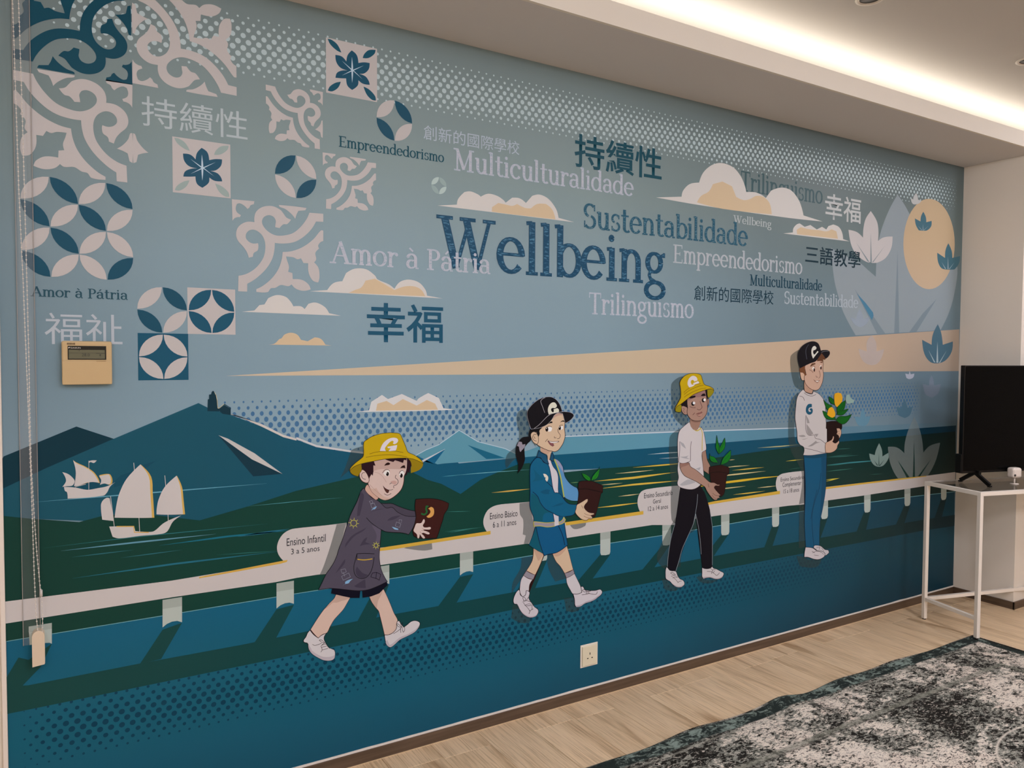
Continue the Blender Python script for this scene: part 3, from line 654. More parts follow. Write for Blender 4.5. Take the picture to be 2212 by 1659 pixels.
FL = fu('1105 402 1145 440 1158 502 1205 497 1248 503 1240 552 1205 585 1165 588 1215 610 1240 645 1248 676 1195 668 1158 640 1152 682 1108 717 1070 682 1060 625 1020 624 975 620 988 580 1030 562 1072 562 1015 540 982 495 974 438 1025 450 1062 490 1072 440')
FC = [fu(q) for q in ('913 310 945 318 990 355 1022 420 985 402 935 355', '1295 398 1240 400 1205 430 1192 463 1240 462 1285 430', '1018 652 975 660 930 690 915 722 950 728 995 700', '1198 690 1225 755 1265 795 1297 802 1290 765 1245 715')]
FV = [fu(q) for q in ('1106 455 1116 560 1108 660 1102 560', '1026 484 1115 560 1108 566', '1202 522 1110 558 1114 566', '1026 602 1108 558 1112 566', '1192 632 1108 560 1114 556')]
for u0, v0, w_, h_, cc, lab in ((.769, 2.255, .175, .177, '#1d4c5c', 'pale square with a six-petalled star and dark corner leaves'), (.307, 1.880, .163, .163, '#8f9a94', 'pale square with a six-petalled star and grey corner leaves')):
    a = Art(.0008); T = lambda L: [(u0+u*w_, v0+v*h_) for u, v in L]
    a.raw([(u0, v0), (u0+w_, v0), (u0+w_, v0+h_), (u0, v0+h_)], TW)
    a.raw(T(FL), '#20495c')
    for q in FC: a.raw(T(q), cc)
    for q in FV: a.raw(T(q), '#b0bcc4')
    a.done('star_tile', label=lab)

# ---- lettering: a hand-cut slab serif built from strokes (x-height 1, ascender 1.5, capital 1.4)
FM, FT, FS = .215, .115, .10
def arc(cx, cy, rx, ry, a0, a1, ws=FM, wt=FT, n=12):
    P, W_ = [], []
    for i in range(n+1):
        t = math.radians(a0+(a1-a0)*i/n); P.append((cx+rx*math.cos(t), cy+ry*math.sin(t)))
        k = abs(math.cos(t))**1.3; W_.append(wt+(ws-wt)*k)
    return (P, W_)
def st(x, y0, y1, w=FM): return ([(x, y0), (x, y1)], w)
def sf(x, y, l=.20, r=.20): return ([(x-l, y), (x+r, y)], FS)
B_, T_ = .042, .958
def flag(x, y): return ([(x-.19, y-.055), (x, y-.03)], .11)
def stem(x, top, both=True): return [st(x, 0, top), flag(x, top)]+([sf(x, B_)] if both else [])
GL = {
 'l': (stem(.22, 1.5), .48), 'i': (stem(.22, 1.0)+[arc(.20, 1.28, .055, .055, 0, 360, .11, .11)], .48),
 'n': (stem(.22, 1.0)+[arc(.50, .62, .27, .33, 170, 0, FM, .12), st(.77, 0, .65), sf(.77, B_)], 1.02),
 'm': (stem(.22, 1.0)+[arc(.46, .64, .235, .31, 170, 0, FM, .12), st(.695, 0, .66), sf(.695, B_, .16, .16), arc(.93, .64, .235, .31, 170, 0, FM, .12), st(1.165, 0, .66), sf(1.165, B_)], 1.41),
 'r': (stem(.22, 1.0)+[arc(.52, .55, .30, .37, 175, 62, FM, .12), arc(.63, .84, .05, .05, 0, 360, .11, .11)], .74),
 'u': ([st(.20, .35, 1.0), flag(.20, 1.0), arc(.46, .38, .26, .34, 180, 350, FM, .12), st(.73, 0, 1.0), flag(.73, 1.0), ([(.73, B_), (.93, B_)], FS)], .97),
 't': ([st(.27, .28, 1.32), ([(.03, .96), (.58, .96)], FS), arc(.47, .27, .20, .225, 180, 320, FM, .11)], .66),
 'e': ([arc(.45, .5, .355, .455, 0, 322, FM, .11, 20), ([(.13, .53), (.86, .53)], .09), st(.80, .50, .56, FM*.9)], .92),
 'c': ([arc(.45, .5, .355, .455, 42, 320, FM, .11, 20), arc(.70, .80, .06, .06, 0, 360, .13, .13)], .86),
 'o': ([arc(.46, .5, .365, .455, 0, 360, FM, .10, 24)], .93),
 'a': ([arc(.40, .68, .27, .27, 150, 0, FM, .11), st(.67, .10, .70), ([(.67, B_), (.88, B_)], FS), arc(.38, .30, .25, .255, 60, 300, FM, .10, 14), ([(.46, .54), (.67, .56)], .09), ([(.5, .07), (.67, .17)], .10), arc(.16, .79, .05, .05, 0, 360, .11, .11)], .92),
 'd': ([arc(.44, .5, .345, .45, 35, 325, FM, .10, 20), st(.77, 0, 1.5), flag(.77, 1.5), ([(.77, B_), (.97, B_)], FS)], 1.0),
 'b': (stem(.22, 1.5, False)+[arc(.54, .5, .345, .45, 145, -145, FM, .10, 20)], .97),
 'p': (stem(.22, 1.0, False)+[st(.22, -.45, .1), sf(.22, -.41), arc(.54, .5, .345, .45, 145, -145, FM, .10, 20)], .98),
 's': ([arc(.37, .735, .24, .225, 35, 250, .15, .11, 12), arc(.37, .275, .26, .235, 75, -145, .15, .11, 12), ([(.60, .72), (.60, .96)], .07), ([(.12, .04), (.12, .30)], .07)], .74),
 'g': ([arc(.40, .66, .27, .29, 0, 360, FM*.92, .10, 20), arc(.44, -.20, .36, .25, 0, 360, FM*.85, .12, 20), ([(.25, .40), (.20, .26), (.26, .14), (.45, .06)], .12), ([(.60, .84), (.80, .93)], .11), st(.80, .84, .99, .09)], .90),
 'P': ([st(.28, 0, 1.4), sf(.28, B_, .24, .24), ([(.04, 1.36), (.55, 1.36)], FS), arc(.52, 1.02, .34, .34, 88, -88, FM, .09), ([(.28, .68), (.55, .68)], .09)], 1.0),
 'E': ([st(.28, 0, 1.4), ([(.04, 1.36), (.98, 1.36)], FS), ([(.04, B_), (1.0, B_)], FS), ([(.28, .72), (.76, .72)], .08), st(.95, 1.12, 1.40, .08), st(.98, 0, .30, .08), st(.74, .58, .86, .07)], 1.10),
 'T': ([st(.55, 0, 1.4), sf(.55, B_, .24, .24), ([(.04, 1.36), (1.06, 1.36)], FS), st(.08, 1.06, 1.4, .08), st(1.02, 1.06, 1.4, .08)], 1.08),
 'M': ([st(.30, 0, 1.4, .12), st(1.22, 0, 1.4), ([(.28, 1.38), (.76, .10)], FM), ([(.76, .10), (1.22, 1.38)], .10), sf(.30, B_, .22, .22), sf(1.22, B_, .24, .24), sf(.22, 1.36, .18, .16), sf(1.28, 1.36, .14, .2)], 1.54),
 'A': ([([(.22, .04), (.66, 1.38)], .11), ([(.64, 1.40), (1.10, .04)], FM), ([(.36, .50), (.92, .50)], .085), sf(.20, B_, .2, .2), sf(1.10, B_, .22, .2)], 1.28),
 'W': ([([(.26, 1.36), (.60, .04)], FM), ([(.60, .04), (.98, 1.30)], .11), ([(.90, 1.36), (1.24, .04)], FM), ([(1.24, .04), (1.60, 1.36)], .11), sf(.26, 1.36, .24, .24), sf(.96, 1.36, .26, .22), sf(1.60, 1.36, .2, .2)], 1.84),
 'S': ([arc(.48, 1.02, .33, .34, 40, 255, .19, .12, 14), arc(.48, .37, .35, .34, 78, -145, .19, .12, 14), ([(.80, 1.0), (.80, 1.36)], .08), ([(.13, .04), (.13, .42)], .08)], .96),
 ' ': ([], .5)}
GL['à'] = (GL['a'][0]+[([(.26, 1.36), (.50, 1.14)], .12)], GL['a'][1]); GL['á'] = (GL['a'][0]+[([(.56, 1.36), (.34, 1.14)], .12)], GL['a'][1])
def word(txt, u0, u1, vb, h, c, base, lab, inner=None, shrink=.07, parent=None):
    """txt between u0 and u1 on baseline vb, capital height h"""
    W_ = sum(GL[q][1] for q in txt); sx = (u1-u0)/W_; sy = h/1.4; a = Art(base)
    passes = [(c, 0, 1)]+([(inner, shrink, 1)] if inner else [])
    for col, sh, _ in passes:
        a.off += STEP*(4 if not inner else 8); x = 0; lev = 0; o0 = a.off
        for q in txt:
            for P, wd in GL[q][0]:
                ws = wd if isinstance(wd, list) else [wd]*len(P)
                ws = [max(.03, w_-sh) for w_ in ws]
                PP = list(P)
                if sh and len(PP) == 2:
                    d = math.dist(*PP); k = min(.3, sh*.5/d); PP = [(PP[0][0]+(PP[1][0]-PP[0][0])*k, PP[0][1]+(PP[1][1]-PP[0][1])*k), (PP[1][0]+(PP[0][0]-PP[1][0])*k, PP[1][1]+(PP[0][1]-PP[1][1])*k)]
                # glyph space ribbon, then scaled onto the wall
                lev += 1; a.off = o0+(lev % 7)*STEP*.6; n0 = len(a.v); a.rib(PP, ws, col, new=False, world=True)
                for i in range(n0, len(a.v)):
                    vx, vy, vz = a.v[i]; a.v[i] = (u0+(x+vx)*sx, vy, vb+vz*sy)
            x += GL[q][1]
        a.off = o0
    return a.done('lettering', parent, lab)
def fonttext(txt, u0, u1, v0, v1, c, base, lab, bold=0, parent=None, name='lettering'):
    """built-in face (Latin and Chinese), fitted to a box on the wall"""
    cu = bpy.data.curves.new('tmp', 'FONT'); cu.body = txt; cu.offset = bold; cu.resolution_u = 3
    o = bpy.data.objects.new('tmp', cu); COL.objects.link(o); bpy.context.view_layer.update()
    me = bpy.data.meshes.new_from_object(o.evaluated_get(bpy.context.evaluated_depsgraph_get()))
    bpy.data.objects.remove(o); bpy.data.curves.remove(cu)
    xs = [v.co.x for v in me.vertices]; ys = [v.co.y for v in me.vertices]
    x0, x1, y0, y1 = min(xs), max(xs), min(ys), max(ys)
    for v in me.vertices:
        v.co = (u0+(v.co.x-x0)/(x1-x0)*(u1-u0), -base, v0+(v.co.y-y0)/(y1-y0)*(v1-v0))
    me.materials.clear(); me.flip_normals() if me.polygons and me.polygons[0].normal.y > 0 else None
    me.name = name; me.update()
    if me.polygons[0].normal.y > 0: me.flip_normals()
    return link(name, me, [ink(*( (c.split('@')[0], float(c.split('@')[1])) if '@' in c else (c,))) if isinstance(c, str) else c], parent or mural, lab)
def wp(vw, x, y): x0, y0, s_ = VIEWS[vw]; return wall(x0+x/s_, y0+y/s_)
hd = hatch_ink('sketch_dark_ink', '#1a4159', '#466f85', 36, .57)
hd2 = hatch_ink('sketch_teal_ink', '#254f60', '#6a858c', 90, .60)
hw = hatch_ink('sketch_white_ink', '#8f9aa3', '#aeaab0', 75, .42)
hw2 = hatch_ink('sketch_pale_ink', '#959ba1', '#aaa6a8', 90, .42)
def wd(txt, vw, L, R, base, lab, c, inner=None, sh=.07, layer=.0009):
    """L = (x left, y baseline left), R = (x right, y baseline right), top = y of the capital's head at the left"""
    (ul, vl), (ur, vr) = wp(vw, *L[:2]), wp(*R) if len(R) == 3 else wp(vw, *R)
    vt = wp(vw, L[0], L[2])[1]
    word(txt, ul, ur, (vl+vr)/2, vt-vl, c, layer, lab, inner, sh)
wd('Wellbeing', 'G', (150, 1248, 822), (1985, 1385), 0, 'largest word of the mural, dark sketched letters', '#1c4258', hd, .055, .0010)
wd('Amor à Pátria', 'D', (928, 615, 437), ('G', 590, 1303), 0, 'pale words crossing the largest word', '#a9abb2', hw, .06, .0012)
wd('Multiculturalidade', 'G', (288, 468, 292), (1728, 682), 0, 'large pale word under the dark Chinese characters', '#a3a8b0', hw, .06)
wd('Empreendedorismo', 'C', (1000, 1166, 1080), (1840, 1297), 0, 'small dark word under the petal circle', '#1f4852')
wd('Amor à Pátria', 'B', (228, 897, 822), (957, 927), 0, 'small dark words above the pale characters', '#2c4a54')
wd('Sustentabilidade', 'G', (1322, 933, 735), ('H', 940, 925), 0, 'large teal sketched word', '#2c5364', hd2, .06)
wd('Empreendedorismo', 'H', (230, 1085, 912), (1452, 1188), 0, 'pale word right of the largest word', '#a3a9aa', hw2, .07)
wd('Multiculturalidade', 'H', (955, 1300, 1197), (1640, 1340), 0, 'small dark word at the right', '#1b3c4a')
wd('Trilinguismo', 'G', (1367, 1618, 1445), ('H', 428, 1605), 0, 'pale word below the largest word', '#a3aab2', hw, .06)
wd('Sustentabilidade', 'H', (1280, 1468, 1350), (1980, 1508), 0, 'small pale word next to the huge leaf', '#a0a5a9')
wd('Wellbeing', 'H', (800, 702, 630), (1162, 752), 0, 'smallest pale word under the big cloud', '#a6a8a6')
word('Trilinguismo', wp('H', 870, 400)[0], wp('H', 1645, 520)[0], (wp('H', 1640, 522)[1]+wp('H', 925, 415)[1])/2, wp('H', 870, 228)[1]-wp('H', 925, 415)[1]+.004, '#3c5254', .00033, 'grey word half hidden behind the big cloud')
cloud('H', '75 465 315 458 330 400 390 340 480 325 520 230 600 160 690 140 800 180 870 260 910 350 925 415 1000 415 1060 435 1110 470 1160 400 1260 372 1350 400 1420 490 1450 570 1465 635 1645 692 1300 655 500 540',
 '460 512 500 450 570 410 610 340 700 315 790 360 830 460 900 490 960 480 1020 450 1090 462 1145 520 1165 625 700 572', 'biggest cloud, half hiding a grey word')
cloud('H', '1275 805 1365 795 1370 755 1400 720 1430 710 1475 742 1530 725 1590 767 1640 742 1680 767 1700 735 1745 720 1800 745 1830 800 1838 858 1900 880', '1405 812 1400 770 1440 745 1520 765 1620 775 1680 785 1730 765 1775 785 1790 855', 'small humped cloud at the right')
def cj(txt, vw, x0, y0, x1, y1, c, lab, bold=.0, layer=.0009):
    (ul, vt), (ur, vb) = wp(vw, x0, y0), wp(vw, x1, y1); fonttext(txt, ul, ur, vb, vt, c, layer, lab, bold)
cj('持續性', 'A', 1205, 812, 2112, 1203, '#a8adad', 'pale Chinese characters among the tiles', .0)
cj('持續性', 'G', 1258, 172, 1950, 558, '#1b444f', 'large dark Chinese characters under the dots', .012)
cj('創新的國際學校', 'G', 55, 108, 817, 352, '#a5aab2', 'row of seven pale Chinese characters')
cj('創新的國際學校', 'H', 435, 1292, 1180, 1478, '#17333f', 'row of seven dark Chinese characters')
cj('幸福', 'D', 1225, 932, 1832, 1258, '#1a4a60', 'two large dark Chinese characters', .012)
cj('幸福', 'H', 1670, 420, 2003, 716, '#b5b2ae', 'two pale Chinese characters by the leaf', .01)
cj('福祉', 'B', 330, 1020, 915, 1262, '#a8aaae', 'pale Chinese characters behind the thermostat panel', .0)
cj('三語教學', 'H', 1483, 912, 2000, 1138, '#142c35', 'four dark Chinese characters beside the pale leaf', .01)
def plate(txt, vw, x0, y0, x1, y1, par):
    (ul, vt), (ur, vb) = wp(vw, x0, y0), wp(vw, x1, y1); fonttext(txt, ul, ur, vb, vt, '#26262a', .00245, None, 0, par)
for q in (('Ensino Infantil', 'M', 383, 408, 932, 450), ('3 a 5 anos', 'M', 445, 555, 845, 582), ('Ensino Básico', 'F', 432, 1187, 695, 1215), ('6 a 11 anos', 'F', 460, 1270, 683, 1298),
          ('Ensino Secundário', 'F', 1905, 997, 2177, 1013), ('Geral', 'F', 1990, 1056, 2065, 1087), ('12 a 14 anos', 'F', 1943, 1124, 2133, 1143),
          ('Ensino Secundário', 'V13', 85, 1035, 251, 1043), ('Complementar', 'V13', 98, 1070, 232, 1095), ('15 a 18 anos', 'V13', 105, 1118, 216, 1133)): plate(*q, r_o)

# ---- the four printed children, each a part with printed pieces as sub-parts
OL, SK = '#2a1412', '#c8a898'
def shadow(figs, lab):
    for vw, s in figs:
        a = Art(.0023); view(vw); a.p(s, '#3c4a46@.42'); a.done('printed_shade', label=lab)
def person(label, vw, s, c=OL):
    """the part's own mesh: the dark keyline lying under the coloured pieces"""
    a = Art(.0026); view(vw); a.p(s, c); return a.done('printed_person', label=label)
class Piece(Art):
    def __init__(s, base, vw): super().__init__(base); view(vw)

# === boy with the yellow bucket hat
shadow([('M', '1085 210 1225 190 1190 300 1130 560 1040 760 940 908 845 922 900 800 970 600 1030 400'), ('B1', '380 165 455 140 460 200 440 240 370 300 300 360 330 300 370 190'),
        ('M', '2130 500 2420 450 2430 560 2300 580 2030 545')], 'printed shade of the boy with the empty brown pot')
k1 = Art(.0026); view('V3'); k1.p('700 150 650 240 530 370 400 530 240 785 370 930 520 840 640 620 800 440 915 240', OL); fig1 = k1.done('printed_person', label='smallest printed child, yellow bucket hat and dark smock, arms stretched out')
a = Piece(.0028, 'V3')
a.p('690 150 650 240 600 315 540 370 470 440 400 535 330 640 240 785 300 860 370 930 440 870 520 838 570 740 640 620 730 520 800 440 860 340 915 240 800 200', SK, line='#4a2a22', lw=.8)
a.p('685 185 920 235 870 270 760 300 690 325 620 330 560 380 480 440 560 340 640 260', '#b59484'); a.done('leg', fig1); a = Piece(.0028, 'V3')
a.p('1235 200 1275 300 1340 400 1400 470 1425 560 1470 740 1500 872 1570 872 1640 840 1705 770 1725 630 1660 500 1600 350 1540 210 1480 90 1380 150', SK, line='#4a2a22', lw=.8)
a.p('1245 225 1450 130 1480 110 1440 200 1390 300 1370 430 1330 380', '#b59484')
a.done('leg', fig1)
a = Piece(.0031, 'V3')
a.p('230 795 190 840 160 910 118 970 130 1000 190 1020 212 1120 270 1200 380 1270 470 1308 580 1312 640 1280 660 1190 640 1130 560 1100 500 1020 468 930 505 850 430 880 370 930 290 870', '#c4b9b8', line='#241414', lw=1.1)
a.p('212 1120 270 1200 380 1270 470 1308 580 1312 640 1280 655 1220 560 1250 440 1245 330 1190 250 1110 200 1020', '#b0a2a6')
a.p('250 1130 360 1210 480 1240 600 1235 645 1190 630 1140 560 1105 440 1140 420 1150 300 1080', '#c4b9b8')
a.ls('385 965 425 962 480 1012 430 1000 385 965;270 1035 310 1055 370 1040 430 1015;485 1010 430 1050 415 1080;420 1090 515 1065;425 1080 437 1132 540 1105;415 1170 440 1130;430 1050 500 1030;240 790 300 870 375 930', .9, OL)
a.done('shoe', fig1, 'white lace-up shoe')
a = Piece(.0031, 'V3')
a.p('1500 875 1520 1000 1550 1060 1600 1085 1660 1050 1760 960 1880 900 2010 830 2080 750 2105 690 2090 655 2020 632 1950 650 1890 700 1830 745 1790 700 1750 635 1715 650 1700 770 1640 840 1570 872', '#c4b9b8', line='#241414', lw=1.1)
a.p('1520 1000 1550 1060 1600 1085 1660 1050 1760 960 1880 900 2010 830 2080 750 2100 700 2030 780 1900 860 1760 920 1640 1020 1590 1050 1545 960', '#ada0a4')
a.ls('1700 690 1735 692 1790 745 1740 735 1700 690;1765 650 1790 745 1812 660;1790 745 1740 800 1650 855;1775 760 1778 840;1840 740 1842 800 1820 830 1802 780 1808 740;1500 873 1600 865 1690 790', .9, OL)
a.done('shoe', fig1, 'white lace-up shoe')
a = Piece(.0030, 'V2')
a.p('250 1440 228 1535 400 1575 520 1600 637 1600 652 1480', '#140f1c', False); a.p('675 1480 680 1597 800 1580 920 1535 1040 1415 1025 1350', '#140f1c', False); a.done('shorts', fig1)
a = Piece(.0032, 'V2')
a.p('925 240 1000 248 1100 248 1200 290 1330 335 1432 355 1445 440 1300 428 1180 372 1110 308 1030 320', '#453d48', line='#0c0812', lw=1.2)
COAT = '#4d4551'
a.p('700 30 680 40 650 90 600 220 560 300 500 430 460 550 430 640 390 770 340 900 310 1000 270 1090 220 1170 160 1255 100 1380 48 1485 110 1475 200 1462 320 1468 450 1482 620 1497 760 1482 900 1430 1035 1365 1000 1310 950 1200 925 1080 920 980 935 800 948 622 1010 650 1130 662 1250 668 1340 692 1400 600 1430 520 1447 432 1300 425 1180 370 1105 303 1020 312 950 250 890 200 820 170 760 110', COAT, line='#0c0812', lw=1.1)
SHD = '#3f3744'
a.p('720 600 760 560 690 640 560 720 450 850 430 880 440 820 540 700', SHD); a.p('650 70 700 130 680 250 640 420 600 430 610 320', SHD); a.p('760 395 900 330 1000 322 880 345', SHD)
a.p('640 860 700 760 750 730 720 800 800 830 700 840', SHD); a.p('1030 492 1100 440 1230 418 1120 480', SHD); a.p('400 1080 430 1040 420 1110 290 1250 340 1170', SHD); a.p('560 1430 700 1340 720 1340 725 1460 600 1450', SHD)
a.p('600 1150 640 1200 680 1240 760 1270 690 1315 610 1290 580 1220', SHD); a.p('810 560 930 600 940 640 930 760 900 820 860 800 880 700', '#574e5c')
a.ls('735 450 800 520 880 580 950 622 1010 650 1130 662 1250 668 1340 692;600 965 575 1060 555 1150 562 1240 600 1300 670 1322 740 1300 800 1220 830 1120 845 1015;598 967 700 962 850 968;600 967 596 1060', 1.2, '#0c0812')
a.l('605 1045 700 1055 820 1040', 2, '#b8932f')
a.done('smock', fig1, 'dark purple-grey smock with a pocket')
a = Piece(.0036, 'V2'); SUN = '#a8a04a'
for cx, cy, r, R in ((553, 528, 43, 76), (872, 848, 27, 54)):
    q = [(cx+r*math.cos(t*PI/12), cy+r*math.sin(t*PI/12)) for t in range(25)]; a.l(q and ' '.join('%f %f' % z for z in q), 1.5, SUN)
    for j in range(8):
        t = j*PI/4+.1; a.l('%f %f %f %f' % (cx+(r+6)*math.cos(t), cy+(r+6)*math.sin(t), cx+R*math.cos(t), cy+R*math.sin(t)), 1.2, SUN, False)
IC = '#85848e'
a.ls('368 1195 430 1182 447 1225 388 1252 368 1195;378 1290 480 1242 505 1298 402 1345 378 1290;400 1230 425 1290;775 215 815 203 825 240 795 250 775 215;795 258 845 240 865 290 812 312 795 258;1202 480 1240 482 1236 520 1202 520 1202 480;1165 510 1228 540 1210 590 1148 570 1165 510', .7, IC, sm=False)
for s_ in ('392 1420 430 1395 430 1370 470 1345 540 1325 500 1360 480 1388 430 1400', '800 350 830 315 885 285 855 328 830 330', '1098 580 1145 592 1190 610 1190 625 1150 620 1130 612'): a.p(s_, '#7ba0bc')
a.ls('795 1300 822 1240 880 1232 940 1262 918 1345 880 1320 800 1300;880 1235 868 1325', 1, '#1c1420', sm=False)
a.done('smock_print', fig1, 'small suns, flags and birds printed on the smock')
a = Piece(.0034, 'V2')
a.p('1442 187 1560 178 1700 180 1820 205 1915 247 1900 320 1850 400 1830 480 1800 570 1775 650 1740 747 1650 748 1560 748 1480 742 1415 712 1398 640 1430 520 1445 430 1430 300', '#3a1a16', line='#100608', lw=1.3, corner=40)
a.ls('1622 288 1595 290 1590 330 1600 370 1565 405 1520 390', 3.6, '#235a2c'); a.p('1618 322 1660 295 1695 315 1705 370 1690 420 1650 448 1615 450 1595 432 1630 405 1652 370 1640 335', '#c8904c')
a.done('pot', fig1, 'dark brown pot with a seedling drawing')
a = Piece(.0039, 'V2')
a.p('1450 530 1500 528 1522 520 1545 478 1562 468 1572 490 1568 520 1545 560 1560 585 1600 588 1645 582 1662 600 1640 622 1560 622 1555 632 1600 645 1640 668 1635 690 1605 690 1545 668 1530 682 1560 710 1577 740 1560 750 1540 745 1500 690 1490 740 1475 748 1462 735 1455 690 1408 640 1422 590', '#c9b0a6', line='#4a2a22', lw=.8, corner=75)
a.ls('1530 600 1560 622;1520 635 1550 632;1500 650 1530 680', .6, '#8a5a4a'); a.done('hand', fig1)
a = Piece(.0035, 'V1')
a.p('500 1240 465 1335 520 1420 600 1490 690 1560 740 1530 760 1400 600 1250', '#bd9684', line='#4a2018', lw=.8)
a.p('640 730 640 960 600 1010 560 1080 525 1190 560 1290 610 1385 700 1470 800 1535 900 1562 1000 1535 1120 1455 1220 1350 1265 1250 1285 1150 1290 1060 1325 980 1350 880 1360 690 1100 660 850 690', '#c6aa9f', line='#42180f', lw=1.2)
a.p('640 730 640 950 760 915 900 905 1322 915 1355 690 1100 660 850 690', '#b49488'); a.p('700 1300 800 1440 900 1500 1000 1510 900 1560 800 1535 700 1470 610 1385 560 1290 640 1330', '#bd9c8c')
a.p('350 1000 370 930 425 922 485 975 528 1050 552 1130 540 1190 480 1198 400 1155 355 1080', '#c6aa9f', line='#42180f', lw=1.1)
a.ls('465 985 420 985 392 1040 415 1100 480 1125;835 990 880 930 940 915 985 950;1180 1005 1220 945 1270 945 1290 985;1120 1030 1105 1090 1150 1130 1162 1190 1120 1242 1070 1250;985 1230 1010 1203 1065 1218;1065 1260 1075 1310', 1.0, OL)
a.p('850 1000 900 940 965 930 985 990 965 1050 910 1052', '#d8cec6'); a.p('1188 1020 1225 950 1275 948 1290 1010 1250 1092 1200 1080', '#d8cec6')
a.e(938, 1010, 30, 44, '#1c0c0c'); a.e(1230, 1045, 30, 46, '#1c0c0c'); a.e(922, 990, 8, 10, '#d8cec6'); a.e(1212, 1025, 8, 10, '#d8cec6')
a.p('845 1258 890 1310 970 1350 958 1400 932 1412 890 1365', '#4c2822', line=OL, lw=.6); a.ls('930 1340 1000 1348 1055 1335;870 1425 940 1455 1018 1418', .9, OL); a.ls('660 970 760 1000 840 1070 915 1185;560 1230 700 1370 830 1470', .8, '#a8877a')
a.p('1000 1170 1080 1150 1140 1180 1110 1230 1060 1225', '#b88f84')
a.p('870 838 905 790 955 768 1000 795 965 820 910 828', '#26100e'); a.p('1203 888 1250 840 1300 825 1318 890 1270 882', '#26100e')
a.done('face', fig1)
a = Piece(.0040, 'V1'); HR = '#281218'
a.p('390 780 400 900 450 930 510 1010 545 1085 590 1000 625 1048 640 960 640 830 685 835 650 740 500 730', HR); a.p('1350 680 1425 740 1447 845 1425 840 1400 992 1360 960 1340 1030 1298 1042 1340 900', HR)
a.p('865 690 1000 670 1330 670 1342 722 1285 712 1265 778 1165 742 1095 722 1062 758 960 730', HR); a.done('hair', fig1)
a = Piece(.0037, 'V1'); YL, YD = '#b8960a', '#8a7008'
a.p('400 780 250 850 150 935 165 985 220 1030 320 1062 350 1000 395 930', YD, line='#4a3a10', lw=.8); a.done('hat_brim_underside', fig1)
a = Piece(.0041, 'V1')
a.p('1375 690 1500 695 1620 745 1690 800 1665 870 1600 930 1430 992 1430 870 1445 845 1425 750', YD)
a.p('440 350 510 285 600 228 780 168 950 145 1100 148 1200 170 1260 290 1320 430 1370 550 1500 612 1640 712 1692 792 1600 745 1500 702 1400 682 1300 675 1100 680 850 700 650 740 400 792 230 860 145 945 160 885 260 780 415 655 438 580', YL, line='#4a3a10', lw=1.1)
a.ls('560 590 700 550 900 530 1100 530 1270 560;480 662 700 622 900 607 1100 612 1350 652', .9, '#5e4708')
a.p('778 527 800 450 850 360 940 282 1040 248 1130 258 1162 300 1140 352 1090 382 1052 372 1070 330 1045 310 990 335 930 400 885 470 905 527', '#cdc0c4'); a.p('935 437 1142 400 1130 470 1110 517 1000 527 960 527 1005 470 945 465', '#cdc0c4', corner=40)
a.done('bucket_hat', fig1, 'yellow bucket hat with a white letter G')

# === girl with the black cap and ponytail
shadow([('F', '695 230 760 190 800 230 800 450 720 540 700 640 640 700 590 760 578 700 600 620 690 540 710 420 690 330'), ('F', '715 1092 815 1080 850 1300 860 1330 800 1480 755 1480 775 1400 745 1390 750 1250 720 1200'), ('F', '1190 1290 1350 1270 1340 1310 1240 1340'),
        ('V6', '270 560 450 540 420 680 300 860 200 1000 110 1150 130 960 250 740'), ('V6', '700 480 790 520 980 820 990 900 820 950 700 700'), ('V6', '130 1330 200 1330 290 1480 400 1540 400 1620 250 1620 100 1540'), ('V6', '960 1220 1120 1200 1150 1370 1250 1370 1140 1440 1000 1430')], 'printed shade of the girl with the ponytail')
k = Art(.0026); view('V6'); k.p('460 400 430 640 230 1080 400 1120 640 530', OL); fig2 = k.done('printed_person', label='printed girl with black cap and ponytail, blue tracksuit, carrying a pot')
SK2 = '#c6a78a'; a = Piece(.0028, 'V6')
a.p('465 400 455 560 430 640 350 772 490 845 560 700 632 520', SK2, line='#4a2a22', lw=.8); a.p('470 420 630 500 560 600 540 610 500 520', '#b8927a')
a.p('302 850 262 920 245 1020 245 1130 290 1200 380 1130 400 1000 450 915 380 900', '#c2b6b6', line='#3a2426', lw=.7); a.p('348 772 420 815 492 840 460 915 380 895 300 848', '#8c8086', line='#4a2a22', lw=.9)
a.done('leg', fig2, 'bare leg with a white knee sock'); a = Piece(.0028, 'V6')
a.p('765 470 830 620 900 700 970 815 1110 755 1070 600 1040 480 1000 350', SK2, line='#4a2a22', lw=.8); a.p('775 495 1000 380 1010 400 900 520 820 540', '#b8927a')
a.p('998 890 1010 980 1060 1080 1115 1155 1250 1140 1230 1030 1180 920 1130 820 1060 865', '#c2b6b6', line='#3a2426', lw=.7); a.p('968 812 1040 795 1112 752 1132 818 1060 865 1000 892', '#8c8086', line='#4a2a22', lw=.9)
a.done('leg', fig2, 'bare leg with a white knee sock')
a = Piece(.0031, 'V6'); SHO = '#c3b6b8'
a.p('225 1080 190 1112 150 1190 135 1260 150 1310 200 1322 240 1400 300 1480 400 1532 500 1512 542 1450 535 1402 480 1360 430 1290 388 1220 402 1130 375 1100 345 1097 330 1170 285 1195 248 1160 240 1100', SHO, line='#241418', lw=1.1)
a.p('150 1290 200 1310 240 1390 300 1465 400 1515 500 1495 540 1445 500 1512 400 1532 300 1480 240 1400 200 1322', '#a99aa0')
a.ls('290 1210 315 1205 345 1250 300 1258 290 1210;285 1285 350 1260 430 1285;300 1290 325 1330 380 1390 400 1425 460 1392;320 1340 370 1315 430 1318;345 1345 450 1335;390 1475 408 1425;440 1345 440 1400;380 1200 355 1250', .9, OL)
a.done('shoe', fig2, 'white lace-up shoe')
a = Piece(.0031, 'V6')
